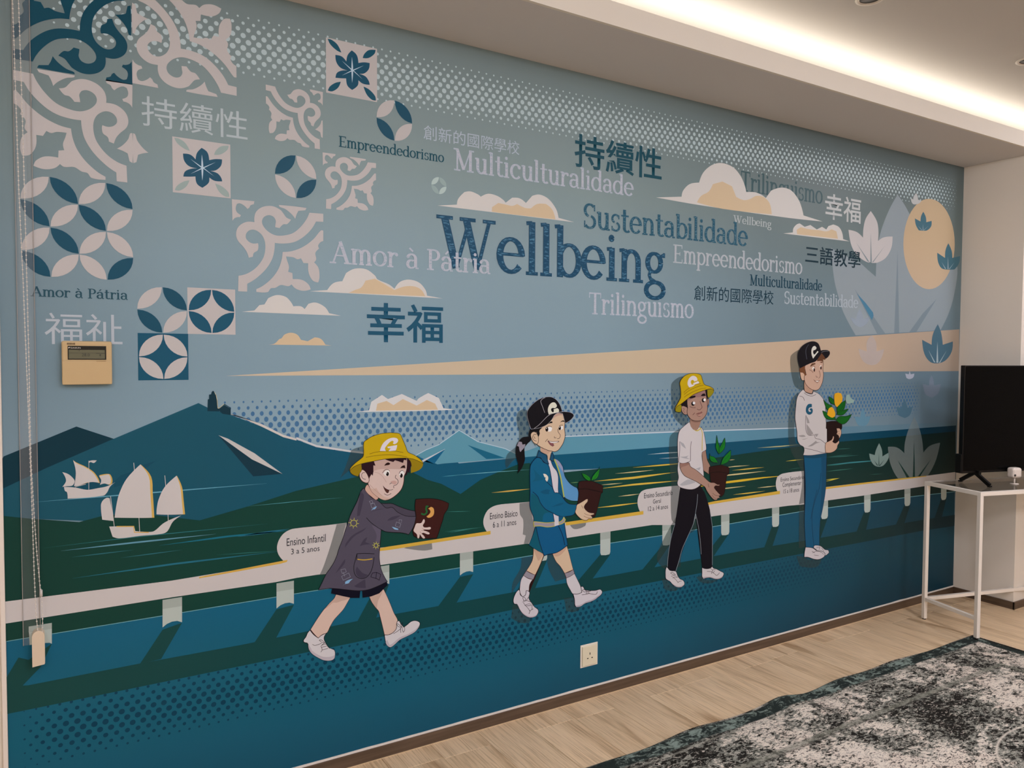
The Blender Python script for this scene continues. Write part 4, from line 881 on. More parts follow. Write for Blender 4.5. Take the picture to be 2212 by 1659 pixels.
a.p('1108 1150 1130 1232 1138 1330 1160 1363 1230 1352 1300 1305 1400 1272 1490 1222 1570 1155 1582 1110 1548 1075 1480 1092 1380 1095 1300 1080 1270 1032 1235 1032 1250 1125 1180 1152', SHO, line='#241418', lw=1.1)
a.p('1150 1340 1230 1325 1320 1275 1420 1240 1510 1180 1575 1120 1490 1222 1400 1272 1300 1305 1230 1352 1160 1363', '#a99aa0')
a.ls('1255 1090 1290 1080 1335 1110 1285 1115 1255 1090;1250 1165 1330 1152 1380 1135;1330 1112 1400 1102;1318 1155 1342 1108;1345 1155 1372 1100;1370 1142 1480 1155 1502 1108', .9, OL)
a.done('shoe', fig2, 'white lace-up shoe')
a = Piece(.0033, 'V6'); a.p('498 40 450 200 388 352 460 402 620 492 635 530 700 507 850 472 1022 352 1000 230 965 -10 720 20', '#125075', line='#0a1c30', lw=1.3, corner=40)
a.p('500 60 450 210 390 350 460 400 622 492 560 300', '#14505f', corner=30); a.ls('505 60 560 305 635 528;868 40 935 190 972 355', 1.4, '#0a1c30'); a.done('shorts', fig2, 'wide blue shorts')
a = Piece(.0034, 'V5')
a.p('600 190 660 210 700 240 750 300 782 350 800 450 832 560 920 680 1000 740 1062 772 1092 850 1080 1030 960 1032 870 1000 815 950 700 600', '#5685ac', line='#0c2038', lw=1.1)
a.p('600 190 660 210 720 260 770 350 800 480 760 420 700 330 640 290', '#8c8aa0'); a.p('800 955 900 1010 980 1030 1080 1030 1062 1100 920 1095 850 1055', '#123c30', line='#0a1c30', lw=1)
a.p('480 200 545 230 590 350 660 440 690 560 690 872 620 866 580 740 550 560 500 330', '#c3b8ba'); a.p('585 1270 690 1325 702 1505 615 1535 605 1400', '#c3b8ba')
JK = '#0f5674'
a.p('265 168 180 250 132 350 125 600 130 900 122 1100 140 1200 198 1350 200 1440 320 1452 460 1466 612 1450 600 1370 585 1275 700 1330 830 1340 1000 1300 1045 1180 1060 1100 920 1092 850 1050 790 975 740 900 690 872 620 868 580 770 550 560 490 305 400 262 350 190', JK, line='#0a1c38', lw=1.3)
a.p('540 225 600 190 660 310 730 540 760 700 800 985 740 900 692 866 690 560 660 440 590 350', '#104d6c', line='#0a1c38', lw=.9); a.p('695 1335 835 1342 790 1400 700 1455', '#104d6c')
a.p('190 380 260 460 400 595 340 620 170 645 230 560', '#11526c'); a.p('160 880 280 940 330 1060 420 1180 540 1240 590 1285 500 1260 400 1300 380 1430 210 1435 200 1340 140 1180 140 1000', '#12505f')
a.p('555 1155 680 1090 810 1065 740 1115 640 1135', '#0e4c68'); a.p('330 850 450 800 530 822 500 860 520 890 400 890', '#0e4c68')
a.ls('180 850 280 940 330 1060 420 1180 500 1232 600 1280;425 605 500 690 575 755', 1.3, '#0a1c38')
a.l('608 200 660 310 732 540 765 720 805 955', 2.6, '#a5a648'); 
a.done('tracksuit_jacket', fig2, 'open blue tracksuit jacket over a white shirt')
a = Piece(.0039, 'V5')
a.p('202 1440 320 1452 460 1466 612 1450 612 1532 470 1548 330 1528 205 1535', '#8d8288', line='#b5a83c', lw=1.3, corner=40); a.p('700 1452 760 1420 800 1355 830 1400 800 1460 700 1505', '#8d8288', line='#b5a83c', lw=1.3, corner=40); a.p('612 1440 692 1440 703 1506 615 1534', '#c3b8ba'); a.done('waistband', fig2, 'grey waistband with yellow piping'); a = Piece(.0039, 'V5')
a.p('302 20 262 160 340 172 380 230 440 282 502 297 480 230 460 130 400 92 340 62', '#1e4a64', line='#0a1424', lw=1.1, corner=40); a.p('565 60 592 110 602 190 590 245 518 212 540 130', '#1e4a64', line='#0a1424', lw=1.1, corner=40)
a.done('collar', fig2); a = Piece(.0039, 'V5')
a.p('388 490 440 498 485 548 487 600 466 648 430 602 445 560 425 565 410 545', '#d2c5b2'); a.done('badge', fig2, 'white sleeve badge')
a = Piece(.0039, 'V5')
a.p('1097 652 1180 632 1350 637 1500 692 1575 725 1572 860 1540 882 1500 1050 1450 1250 1415 1345 1340 1340 1200 1250 1070 1100 1082 1000 1102 860 1085 830', '#30181600'[:7], line='#0e0607', lw=1.0, corner=40)
a.p('1195 1160 1265 1060 1275 990 1230 1000 1090 1100 1180 1240', '#301816'); a.l('1092 797 1250 792 1400 820 1560 858', 1.3, '#160a0a')
a.p('1160 478 1250 512 1320 570 1332 622 1280 622 1200 560', '#1f7420', line='#0c3820', lw=.8); a.p('1348 622 1370 550 1420 480 1492 402 1512 340 1502 470 1470 562 1420 602', '#1f7420', line='#0c2c28', lw=.8); a.l('1380 610 1440 540 1490 430', .7, '#0f4a18'); a.l('1180 500 1260 560 1320 615', .7, '#0f4a18')
a.done('plant_pot', fig2, 'brown pot with two green leaves')
a = Piece(.0042, 'V5')
a.p('1060 1110 1120 1072 1190 1030 1245 995 1275 992 1272 1040 1218 1108 1203 1160 1250 1225 1310 1262 1400 1272 1402 1298 1330 1318 1365 1355 1352 1388 1290 1385 1262 1412 1200 1410 1120 1370 1028 1260 1045 1180', SK2, line='#4a2a22', lw=.9, corner=75)
a.ls('1205 1275 1260 1305 1335 1320;1195 1330 1260 1360 1350 1370;1150 1120 1180 1180', .8, '#7a4a3a'); a.done('hand', fig2)
a = Piece(.0036, 'V4')
a.p('690 1190 700 1300 830 1360 850 1480 900 1482 920 1340 960 1285 900 1230', '#bf9e84'); a.p('700 1200 800 1260 900 1290 880 1330 830 1360 700 1300', '#b48e78')
a.p('690 740 870 640 960 520 1040 440 1180 420 1215 560 1232 650 1228 800 1240 950 1200 1100 1140 1202 1080 1272 1010 1302 950 1292 860 1272 700 1202 600 1125 560 1000 600 850', SK2, line='#33201c', lw=1.1)
a.p('960 520 1040 440 1180 420 1200 480 1080 500 960 560 880 660', '#b58f7c')
a.p('468 930 500 868 560 856 612 900 642 980 640 1085 610 1135 550 1112 500 1042', SK2, line='#33201c', lw=1.0); a.ls('600 918 540 920 512 980 540 1042 600 1062;540 960 570 1010;1080 790 1085 860 1130 930 1110 1000 1060 1012;1000 960 1002 992 1042 990;830 742 880 728 940 748;1108 728 1150 705 1192 712;795 1080 850 1015;850 1055 960 1078 1105 1065;700 1200 800 1250 860 1272', .9, OL)
a.p('850 765 900 742 950 770 925 840 860 852', '#dcd3cf'); a.p('1130 745 1190 720 1192 790 1130 822', '#dcd3cf'); a.e(830, 800, 33, 52, '#1a0808'); a.e(1120, 775, 27, 44, '#1a0808'); a.e(822, 775, 9, 12, '#e0d8d4'); a.e(1112, 752, 8, 11, '#e0d8d4')
a.p('850 1058 930 1080 1080 1070 1100 1080 1040 1100 968 1112 992 1160 962 1182 910 1152 870 1100', '#7c4a4a', line='#4a2420', lw=.6); a.p('878 1068 960 1082 1092 1072 1040 1098 930 1104', '#d8cdc8')
a.p('850 685 880 642 950 622 958 658 900 668', '#140a0c'); a.p('1128 648 1170 608 1232 608 1232 638 1180 628', '#140a0c'); a.done('face', fig2)
a = Piece(.0042, 'V4'); HK = '#140d12'
a.p('470 955 380 965 290 980 210 1058 160 1130 135 1250 135 1380 160 1480 190 1600 182 1720 168 1795 250 1700 300 1600 338 1480 332 1330 332 1210 400 1120 475 1040', HK)
a.p('200 1072 270 1085 282 1142 348 1130 332 1200 275 1265 240 1308 220 1280 205 1190 160 1168', '#8c8088', corner=40)
a.p('470 780 430 870 422 950 470 1005 478 900 530 858 600 860 640 975 670 900 665 830 730 760', HK); a.p('535 1130 590 1190 560 1140', HK, corner=30); a.done('hair', fig2, 'black ponytail with a grey tie')
a = Piece(.0046, 'V4')
a.p('385 480 400 380 480 268 580 178 700 108 850 73 960 88 1060 158 1130 268 1172 402 1250 408 1340 418 1422 458 1434 500 1392 560 1320 622 1238 664 1212 560 1182 450 1080 432 1000 482 940 582 850 682 740 742 640 772 478 798 438 700', '#0d0b14', line='#a49ca0', lw=.55, corner=40)
a.ls('790 92 735 120 690 170 735 300 780 430;545 778 650 702 760 590 850 502 950 450 1080 422 1205 405', .8, '#a8a0a2')
a.p('872 472 850 372 870 282 930 210 1000 200 1046 250 1050 290 1010 327 960 322 922 342 930 392 972 425 985 385 975 355 1060 325 1096 360 1096 412 990 440 925 450', '#cdc5b2'); a.done('cap', fig2, 'black cap with a cream letter G')

# === boy with bucket hat and white T-shirt
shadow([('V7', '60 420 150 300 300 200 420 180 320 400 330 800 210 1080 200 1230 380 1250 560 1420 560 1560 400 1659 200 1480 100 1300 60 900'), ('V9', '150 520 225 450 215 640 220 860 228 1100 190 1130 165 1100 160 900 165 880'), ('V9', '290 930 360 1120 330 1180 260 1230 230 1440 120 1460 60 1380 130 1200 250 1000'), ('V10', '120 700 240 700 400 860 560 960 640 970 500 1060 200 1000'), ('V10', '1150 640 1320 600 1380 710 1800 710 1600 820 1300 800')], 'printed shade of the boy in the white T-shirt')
k = Art(.0026); view('V9'); k.p('225 880 190 1130 135 1440 195 1468 335 1060 385 1450 452 1450 440 1050 400 900', '#0e0d16'); fig3 = k.done('printed_person', label='printed boy with yellow bucket hat, white T-shirt and black trousers, carrying a plant')
a = Piece(.0030, 'V9')
a.p('225 870 300 880 370 855 405 920 425 980 443 1050 457 1150 457 1300 453 1452 385 1452 375 1300 358 1160 337 1060 322 1130 282 1220 242 1310 217 1400 195 1470 150 1462 135 1440 140 1370 160 1240 190 1130 222 1000', '#0f0e17')
a.ls('337 1060 322 1130 282 1220 242 1310 217 1400 195 1470;135 1440 140 1370 160 1240 190 1130;377 1350 372 1270 358 1160 337 1060;457 1150 457 1445;322 1130 345 1000 352 920;440 1040 457 1150', .8, '#83888c'); a.done('trousers', fig3, 'black trousers with a thin grey keyline')
a = Piece(.0032, 'V10'); SH3 = '#c0b4b2'
a.p('262 330 230 420 225 560 235 680 290 730 360 770 430 850 530 920 620 942 720 925 790 870 792 790 745 730 660 690 590 590 550 480 500 455 430 452 350 430 295 365', SH3, line='#141820', lw=1.1)
a.p('420 830 530 890 620 915 720 895 790 840 720 925 620 942 530 920', '#a8989a'); a.ls('380 520 420 492 530 572 450 560 380 520;395 615 480 600 585 625;430 660 520 640;460 650 540 720 600 800 640 770 710 755;520 660 600 640', .8, OL); a.done('shoe', fig3, 'white lace-up shoe')
a = Piece(.0032, 'V10')
a.p('1315 350 1318 500 1318 620 1360 690 1440 662 1560 650 1700 692 1820 692 1920 642 1970 560 1960 510 1870 462 1760 402 1650 362 1630 290 1600 345 1520 385 1400 385', SH3, line='#141820', lw=1.1)
a.p('1340 640 1440 630 1560 625 1700 665 1820 665 1920 615 1960 560 1920 642 1820 692 1700 692 1560 650 1440 662 1360 690', '#a8989a')
a.ls('1465 465 1600 482 1680 530 1750 590 1790 570 1840 505;1555 370 1600 400 1640 440;1600 545 1625 460 1660 410 1720 415;1650 520 1690 450', .8, OL)
a.done('shoe', fig3, 'white lace-up shoe')
a = Piece(.0033, 'V8'); SK3, SKD = '#9c7868', '#94705f'
a.p('568 670 640 630 672 820 725 935 702 1000 702 1085 650 1050 600 1010 585 900', SKD, line='#3a2018', lw=.8)
a.p('335 95 240 170 150 262 117 380 110 600 120 850 110 1000 128 1150 105 1250 130 1312 220 1352 350 1372 450 1352 545 1278 600 1130 595 1000 585 900 570 680 640 630 650 600 640 500 600 280 560 210 500 200 465 262 400 232 360 170', '#c0b4b1', line='#4a3c40', lw=.8)
a.p('150 460 195 490 225 510 268 605 190 545', '#9d9698'); a.p('150 755 240 752 322 730 280 768 345 800 220 780', '#9d9698'); a.p('150 1285 220 1230 320 1182 452 1235 350 1270 200 1300', '#a29b9c'); a.p('450 982 545 950 520 1010', '#9d9698')
a.ls('372 465 355 560 352 700 352 830;352 832 270 870 180 877 122 850;147 470 150 600 130 850', .9, '#4a3c40'); a.l('420 235 470 265 515 245 545 212', 2.4, '#b8a042'); a.ls('530 200 575 300 575 420 570 640', 1.5, '#b8a042')
a.done('tshirt', fig3, 'white T-shirt with a yellow neckline')
a = Piece(.0036, 'V8')
a.p('705 950 830 922 950 917 1082 960 1082 1070 1035 1110 1010 1300 985 1450 930 1512 880 1440 810 1340 740 1230 722 1080 700 1060', '#2d1614', line='#0e0606', lw=.9, corner=40); a.l('720 1062 880 1042 1070 1072', 1.2, '#140808')
for s_ in ('850 350 838 480 830 580 882 695 907 600 870 470', '1000 398 1008 500 990 602 892 705 900 600 950 500', '715 690 730 740 800 760 872 872 760 850 720 800', '1112 628 1102 780 1042 862 925 905 965 790 1040 700'): a.p(s_, '#16681e', line='#0a2a22', lw=.8)
a.ls('860 450 880 560 885 680;990 480 930 600;735 790 860 875;1080 720 950 880', .7, '#0c4418'); a.done('plant_pot', fig3, 'brown pot with four pointed leaves')
a = Piece(.0040, 'V8')
a.p('148 878 200 885 260 878 322 868 352 940 450 1000 560 1092 650 1180 722 1237 800 1245 860 1278 902 1277 890 1302 820 1302 800 1340 880 1440 922 1480 885 1492 905 1530 862 1540 852 1565 800 1567 730 1500 660 1400 620 1322 540 1272 460 1222 330 1162 240 1112 180 1030 152 950', SK3, line='#33201c', lw=.9, corner=80)
a.p('155 880 322 870 330 900 250 930 190 950 165 980', '#8a6458'); a.ls('770 1440 820 1480 885 1492;760 1480 800 1530 850 1545;680 1260 700 1330', .7, '#5a3a30'); a.done('arm', fig3)
a = Piece(.0035, 'V8'); a.p('345 40 352 170 400 232 465 262 510 205 552 60', SKD); a.p('352 60 552 60 540 100 430 110 360 80', '#7f5c4e'); a.done('neck', fig3)
a = Piece(.0038, 'V7')
a.p('1130 835 1172 862 1178 960 1152 1045 1125 1060', SK3, line='#1c1014', lw=.9); a.p('355 1075 400 1060 460 1075 530 1120 530 1310 480 1325 410 1290 362 1200', SK3, line='#1c1014', lw=.9)
a.p('520 830 540 1110 522 1200 532 1310 600 1420 700 1490 820 1512 940 1490 1040 1400 1112 1270 1132 1150 1130 1050 1122 830 1100 560 900 600 700 700', SK3, line='#1c1014', lw=1.0)
a.p('520 870 700 720 900 620 1090 580 1100 780 900 800 760 810 560 900', '#8a6560'); a.ls('400 1130 440 1150 420 1220 460 1270', .7, '#5a3028')
a.e(700, 995, 52, 64, '#140a0e'); a.e(728, 975, 38, 42, '#d8d0cc'); a.e(1010, 892, 50, 62, '#140a0e'); a.e(1045, 880, 36, 42, '#d8d0cc')
a.p('580 825 640 775 772 752 775 800 640 838', '#1c0c14', corner=40); a.p('930 762 980 700 1045 688 1085 752 1010 768', '#1c0c14', corner=40)
a.ls('905 920 945 1020 968 1100 925 1160 880 1182 820 1150;790 1298 870 1305 970 1250;815 1340 900 1372 985 1318;690 1332 750 1268;600 1080 700 1112 775 1108', .9, '#4a2a28')
a.p('790 1298 860 1262 900 1258 960 1220 985 1265 880 1305', '#7c5048'); a.p('820 1340 900 1330 985 1300 960 1350 890 1368', '#a87a6c'); a.done('face', fig3)
a = Piece(.0041, 'V7'); a.p('530 840 340 1000 370 1062 440 1062 535 1122', '#1a0c14'); a.p('1060 580 1135 590 1135 840 1110 880 1088 750', '#1a0c14'); a.done('hair', fig3)
a = Piece(.0043, 'V7')
a.p('330 1010 210 1085 168 1180 200 1232 335 1245 355 1070', '#8a7a14', line='#4a3a10', lw=.6); a.p('1125 575 1290 555 1322 620 1270 720 1170 825 1135 760', '#8a7a14', line='#4a3a10', lw=.6)
a.p('308 360 420 188 560 110 700 88 850 103 932 140 980 280 1042 422 1200 482 1300 545 1322 610 1260 560 1150 562 1050 590 880 650 700 730 500 880 330 1010 210 1085 168 1190 168 1120 262 950 332 800 330 550', '#b5930a', line='#4a3208', lw=1.0)
a.ls('420 660 560 545 760 430 930 395;430 720 600 595 850 480 1010 445;430 805 650 665 900 562 1090 525', .8, '#6a4c08')
a.p('590 512 540 430 540 330 590 228 680 165 765 178 822 240 828 305 735 335 705 290 655 290 630 350 665 430 760 415 700 470', '#cabcba'); a.p('690 395 720 375 855 320 885 380 740 425', '#cabcba', corner=35); a.done('bucket_hat', fig3, 'yellow bucket hat with a pale letter G')

# === tall boy with cap and white sweater
shadow([('V11', '-40 520 60 400 200 320 150 480 215 830 200 1100 330 1200 340 1400 250 1440 80 1330 20 1150 -30 900'), ('V13', '160 480 215 420 190 560 190 780 240 810 250 1000 262 1215 215 1225 235 1000 150 820 140 620'), ('V13', '218 1230 262 1222 262 1530 215 1540'), ('O', '660 560 750 570 800 600 900 600 960 600 900 690 700 680')], 'printed shade of the tall boy')
k = Art(.0026); view('V13'); k.p('250 860 255 1350 265 1535 325 1520 412 1000 412 860', '#0c1c28'); fig4 = k.done('printed_person', label='tallest printed child, black cap, white sweater and blue trousers, carrying a yellow-flowered pot')
a = Piece(.0029, 'V13')
a.p('249 865 330 880 413 855 411 960 406 1120 386 1250 367 1350 362 1525 325 1525 315 1542 265 1537 255 1350 262 1100', '#134c69', line='#081c2c', lw=.7); a.p('375 880 413 870 410 960 406 1120 386 1240 360 1340 355 1400 375 1150', '#10425c'); a.p('250 866 413 858 413 880 330 895 250 890', '#123f54')
a.ls('372 1000 360 1110 330 1200 310 1300 312 1420 322 1520;345 1120 318 1230 300 1330', .8, '#0b2c42'); a.done('trousers', fig4)
a = Piece(.0030, 'O'); a.p('862 455 880 430 950 438 1000 480 1040 488 1050 518 1012 550 980 552', '#bcb0b0', line='#141018', lw=1); a.ls('900 455 940 450 930 480;960 460 990 500', .7, OL); a.done('shoe', fig4, 'white shoe')
a = Piece(.00305, 'O')
a.p('768 452 755 520 752 572 800 572 870 595 930 598 990 567 1002 530 972 502 900 492 855 462', '#c0b2b2', line='#141018', lw=1); a.ls('850 520 905 500 960 515 985 540;870 545 925 552;845 500 880 520;890 470 905 500', .7, OL); a.done('shoe', fig4, 'white shoe')
a = Piece(.0032, 'V12'); SW = '#b9ada8'
a.p('330 108 250 190 200 290 178 450 160 700 178 850 200 1000 212 1180 262 1272 340 1322 352 1400 328 1492 500 1497 680 1472 830 1448 840 1250 832 900 810 780 800 560 790 380 700 242 640 190 545 150 520 200 470 205 400 172', SW, line='#4a4244', lw=.8)
FD = '#8f8581'
for s_ in ('388 655 440 735 465 820 412 822', '400 835 450 900 545 1040 480 1078 420 1035', '565 1050 652 1045 612 1112', '225 1085 340 1070 382 1100 300 1112', '290 1148 350 1150 432 1132 350 1162', '425 1312 520 1252 598 1188 620 1215 702 1220 600 1250 520 1300'): a.p(s_, FD)
a.ls('388 650 380 850 395 1000 440 1070 500 1077 562 1070 590 1140 680 1160 800 1250;345 1340 450 1365 600 1400 740 1442 800 1440;350 180 430 232 520 247 600 212;365 160 440 195 530 205;250 250 320 270 358 345', .9, '#55484a')
a.p('512 418 470 412 430 425 395 480 385 560 410 618 460 642 515 615 532 560 520 515 490 505 462 530 500 572 460 582 440 552 452 500 512 482', '#1d4c62'); a.done('sweater', fig4, 'white sweater with a small blue letter G')
a = Piece(.0035, 'V12')
a.p('815 800 970 777 1142 812 1145 930 1122 960 1110 1100 1062 1190 960 1262 832 1232 832 940 812 930', '#200e10', line='#0a0406', lw=.8, corner=40); a.l('1000 470 1012 600 1010 770', 1, '#2c5c58')
for s_ in ('755 325 830 400 940 452 900 500 845 545 800 470', '870 258 965 322 992 430 900 382', '1222 340 1212 450 1182 530 1045 595 1040 510 1082 432', '1282 518 1200 622 1120 652 1035 632 1080 570 1180 545', '1352 628 1280 760 1200 832 1120 832 1018 752 1090 680 1240 672', '735 558 830 602 850 680 990 690 1012 745 870 742 790 700'): a.p(s_, '#125418', line='#062418', lw=.8)
a.ls('1100 560 1200 400;1080 600 1250 540;1050 740 1200 700 1300 660', .6, '#0a3a14')
for s_ in ('990 210 1040 180 1120 192 1152 260 1152 350 1100 420 1040 482 1000 430 985 330', '880 500 940 480 990 560 1002 660 950 702 900 690 835 642 850 560'): a.p(s_, '#d09420')
a.p('1240 230 1300 210 1332 290 1402 330 1392 390 1260 412 1228 340', '#8fa398@.85'); a.done('flower_pot', fig4, 'dark pot with green leaves and two yellow flowers')
a = Piece(.0040, 'V12')
a.p('1028 930 1092 930 1122 962 1132 1030 1110 1100 1082 1142 1072 1080 1030 1050 1045 1010', '#b8927a', line='#2c1a16', lw=.7, corner=80); a.ls('1045 1000 1090 990;1040 1050 1100 1045', .6, '#5a3a30')
a.p('800 1242 870 1200 932 1160 955 1090 976 1100 970 1160 945 1210 1000 1242 1042 1222 1080 1180 1086 1230 1052 1290 1040 1350 982 1410 900 1442 802 1442', '#bd967e', line='#2c1a16', lw=.8, corner=80); a.done('hands', fig4)
a = Piece(.0036, 'V11'); SK4 = '#b8937e'
a.p('335 1150 340 1450 420 1505 540 1532 575 1430 560 1350', '#a9826c', line='#33201a', lw=.6)
a.p('215 940 300 960 345 1030 335 1165 280 1172 240 1105', '#bf9a82', line='#33201a', lw=.7)
a.p('350 780 380 1010 335 1050 342 1185 380 1280 460 1370 560 1430 660 1442 740 1402 800 1302 842 1180 862 1000 845 870 855 690 830 560 700 540 500 660', SK4, line='#33201a', lw=.9)
a.p('540 830 590 788 622 850 600 925', '#d2c6bc'); a.p('755 790 790 738 802 800 780 830', '#d2c6bc'); a.e(607, 882, 21, 50, '#2a120c'); a.e(792, 828, 20, 46, '#2a120c')
a.p('490 780 540 705 632 690 642 722 570 752 520 790', '#5c3824', corner=40); a.p('750 672 800 655 842 655 830 692', '#5c3824')
a.ls('735 900 770 1000 760 1080 722 1112;648 1040 672 1082 705 1072;588 1150 640 1182 755 1165;615 1188 690 1238 742 1180;470 880 540 912 572 962;560 775 600 770 628 820', .8, '#5a382a'); a.p('640 1185 740 1182 690 1210', '#d8ccc2')
a.done('face', fig4)
a = Piece(.0039, 'V11'); a.p('212 820 352 760 362 960 405 1012 340 1032 300 960 225 950 200 900', '#6a4028'); a.p('800 400 905 500 912 600 850 590 842 655 800 635 680 642 715 520', '#5c3824', corner=40); a.done('hair', fig4)
a = Piece(.0042, 'V11'); a.p('150 480 170 380 260 240 380 150 520 100 640 110 722 170 782 352 860 338 960 338 1022 370 1032 430 990 512 920 572 870 490 805 410 730 530 640 642 510 690 350 762 210 832 162 650', '#0c0d15', line='#15161e', lw=.6, corner=40)
a.p('572 572 530 450 530 320 570 240 620 220 662 262 656 305 620 332 582 342 572 400 600 462 640 430 690 360 722 382 640 482', '#c8c0b2'); a.ls('450 180 385 290 372 400 400 590', .9, '#4a4e58'); a.l('800 400 870 370 1000 365', .7, '#7c7c80'); a.done('cap', fig4, 'black cap with a pale letter G')

# ---------------------------------------------------------------- things on the wall
Y = WALL_Y-.0001
# thermostat
th = tag(empty('thermostat', (.0795, Y, 1.315)), 'beige air-conditioner wall controller with a dark display, under the pale Chinese characters', 'thermostat')
bei = bsdf('thermostat_beige', hexc('#c8ae80'), .42, .4)
b = MB(); b.box(-.0615, -.022, .0005, .0615, 0, .122, .005); b.build('housing', bei, th)
b = MB(); b.box(-.0605, -.0235, .001, .0605, -.0195, .0665, .0015); b.build('cover_flap', bei, th)
b = MB(); b.box(-.047, -.0233, .070, .047, -.0215, .1085, .0008); dsp = b.build('display', bsdf('display_black', hexc('#15150f'), .2, .5), th)
b = MB(); b.box(-.0445, -.0238, .0728, .0435, -.0232, .0975); b.build('lcd', bsdf('lcd_grey', hexc('#66664f'), .25, .5), dsp)
b = MB()
for k in range(6): b.box(-.048+k*.0034, -.0226, .1115, -.0463+k*.0034, -.0215, .1168)
b.build('vent_slots', bsdf('slot_brown', hexc('#33200c'), .7), th)
def small_text(txt, x0, x1, z0, z1, y, mat, par, name='lettering'):
    o = fonttext(txt, x0, x1, z0, z1, mat, -y, None, .0, par, name); return o
small_text('DAIKIN', -.0395, -.016, .1010, .1048, -.0239, bsdf('print_white', hexc('#d8d4c8'), .5), dsp)
b = MB(); b.add([(-.0450, -.0239, .1010), (-.0405, -.0239, .1048), (-.0450, -.0239, .1048)], [(0, 1, 2)]); b.build('emblem', MATS['print_white'], dsp)
lc = bsdf('lcd_digit', hexc('#2c2e24'), .5)
small_text('28.0', -.013, .006, .0795, .0875, -.0241, lc, dsp, 'digits'); 
b = MB(); b.box(-.0445, -.0242, .0885, .0435, -.0239, .0890); b.box(.022, -.0242, .0875, .043, -.0239, .0886); b.box(.030, -.0242, .0815, .034, -.0239, .0850); b.box(.031, -.0242, .078, .0335, -.0239, .0790); b.box(-.0205, -.0242, .0943, -.018, -.0239, .0960); b.build('lcd_marks', lc, dsp)
b = MB(); b.box(.022, -.0241, .0655, .046, -.0234, .0663); b.build('model_line', bsdf('slot_tan', hexc('#8a6c40'), .6), th)
# power socket (three-pin)
so = tag(empty('wall_socket', (1.857, Y, .1335)), 'cream square three-pin power socket low on the dark teal part of the mural', 'power socket')
crm = bsdf('socket_cream', hexc('#e4dcc0'), .35, .45)
b = MB(); b.box(-.0435, -.0035, 0, .0435, 0, .0935, .0012); b.build('back_frame', bsdf('socket_white', hexc('#efe8d8'), .35), so)
b = MB(); b.box(-.0375, -.0085, .006, .0375, -.003, .0875, .0025); fp = b.build('face_plate', crm, so)
b = MB(); b.box(-.0018, -.0090, .050, .0018, -.0084, .059); b.box(-.0145, -.0090, .0345, -.0075, -.0084, .0382); b.box(.0075, -.0090, .0345, .0145, -.0084, .0382); b.build('pin_slots', bsdf('slot_black', hexc('#1c1812'), .8), fp)
# blind chain with its tensioner
bead = bsdf('chain_white', hexc('#dcd6cc'), .4, .4)
def chain(pts_px, off, name='bead_chain'):
    """points on the plane standing off the wall"""
    P = []
    for px, py in pts_px:
        d = FWD + RGT*((px-1106)/FPX) - UPV*((py-829.5)/FPX); t = (WALL_Y-off)/d.y; P.append(Vector((d.x*t, WALL_Y-off, EYE+d.z*t)))
    return P
ch = tag(empty('blind_chain', (-.05, WALL_Y-.03, .62)), 'white bead chain loop of a roller blind hanging at the left of the mural', 'blind chain')
b = MB(); cord = MB()
for pl in ([(23, -120), (27, 0), (34, 210), (41, 420), (50, 610), (56, 760), (61, 880), (65.5, 1000), (70, 1120), (73.5, 1230), (78, 1330), (84, 1388), (89, 1400)],
           [(36, -120), (40, 0), (47, 210), (53, 420), (58, 610), (62, 760), (64, 880), (67, 1000), (74, 1120), (80, 1200), (86, 1262), (90, 1290), (92, 1340), (91.5, 1380), (89, 1400)]):
    P = chain(pl, .028); L = 0; nxt = 0
    for i in range(len(P)-1):
        seg = (P[i+1]-P[i]).length; cord.tube(P[i]-Vector((-.05, WALL_Y-.03, .62)), P[i+1]-Vector((-.05, WALL_Y-.03, .62)), .0007, n=5, caps=False)
        while nxt <= L+seg:
            q = P[i].lerp(P[i+1], (nxt-L)/seg)-Vector((-.05, WALL_Y-.03, .62)); b.ball(q, .0021, 7, 4); nxt += .0118
        L += seg
o = b.build('beads', bead, ch); o['kind'] = 'stuff'; cord.build('cord', bead, ch)
q = chain([(89, 1282)], .028)[0]-Vector((-.05, WALL_Y-.03, .62)); b = MB(); b.tube(q+Vector((0, 0, -.008)), q+Vector((0, 0, .010)), .0034, n=12); b.build('connector', bsdf('clear_plastic', hexc('#cfcac4'), .2, .6), ch, 'clear chain connector')
tn = tag(empty('chain_tensioner', (-.047, Y, .545)), 'cream chain guide box screwed to the mural at the lower end of the bead chain', 'chain guide')
b = MB(); n = 14; r = .0135; zt = .098
b.prism([(-.0155, 0), (.0125, .003), (.0140, .006)]+[(.0140-.0148+.0148*math.cos(t*PI/n), zt-.016+.016*math.sin(t*PI/n)) for t in range(n+1)], -.030, 0)
b.build('housing', bsdf('guide_cream', hexc('#dccbb2'), .45), tn)
# clear acrylic strip behind the chain
gl = bsdf('clear_acrylic', (.93, .93, .92, 1), .06, .6); gl.node_tree.nodes['Principled BSDF'].inputs['Alpha'].default_value = .05
cs = tag(empty('clear_strip', (-.062, Y, .60)), 'clear plastic strip running down the mural behind the bead chain', 'plastic strip')
b = MB(); b.box(-.021, -.0045, 0, .019, -.0012, 1.91); b.build('strip', gl, cs)
ed = bsdf('acrylic_edge', hexc('#a8a39c'), .3, .5)
for x in (-.021, .019):
    b = MB(); b.box(x-.0006, -.005, 0, x+.0006, -.0002, 1.91); b.build('strip_edge', ed, cs)

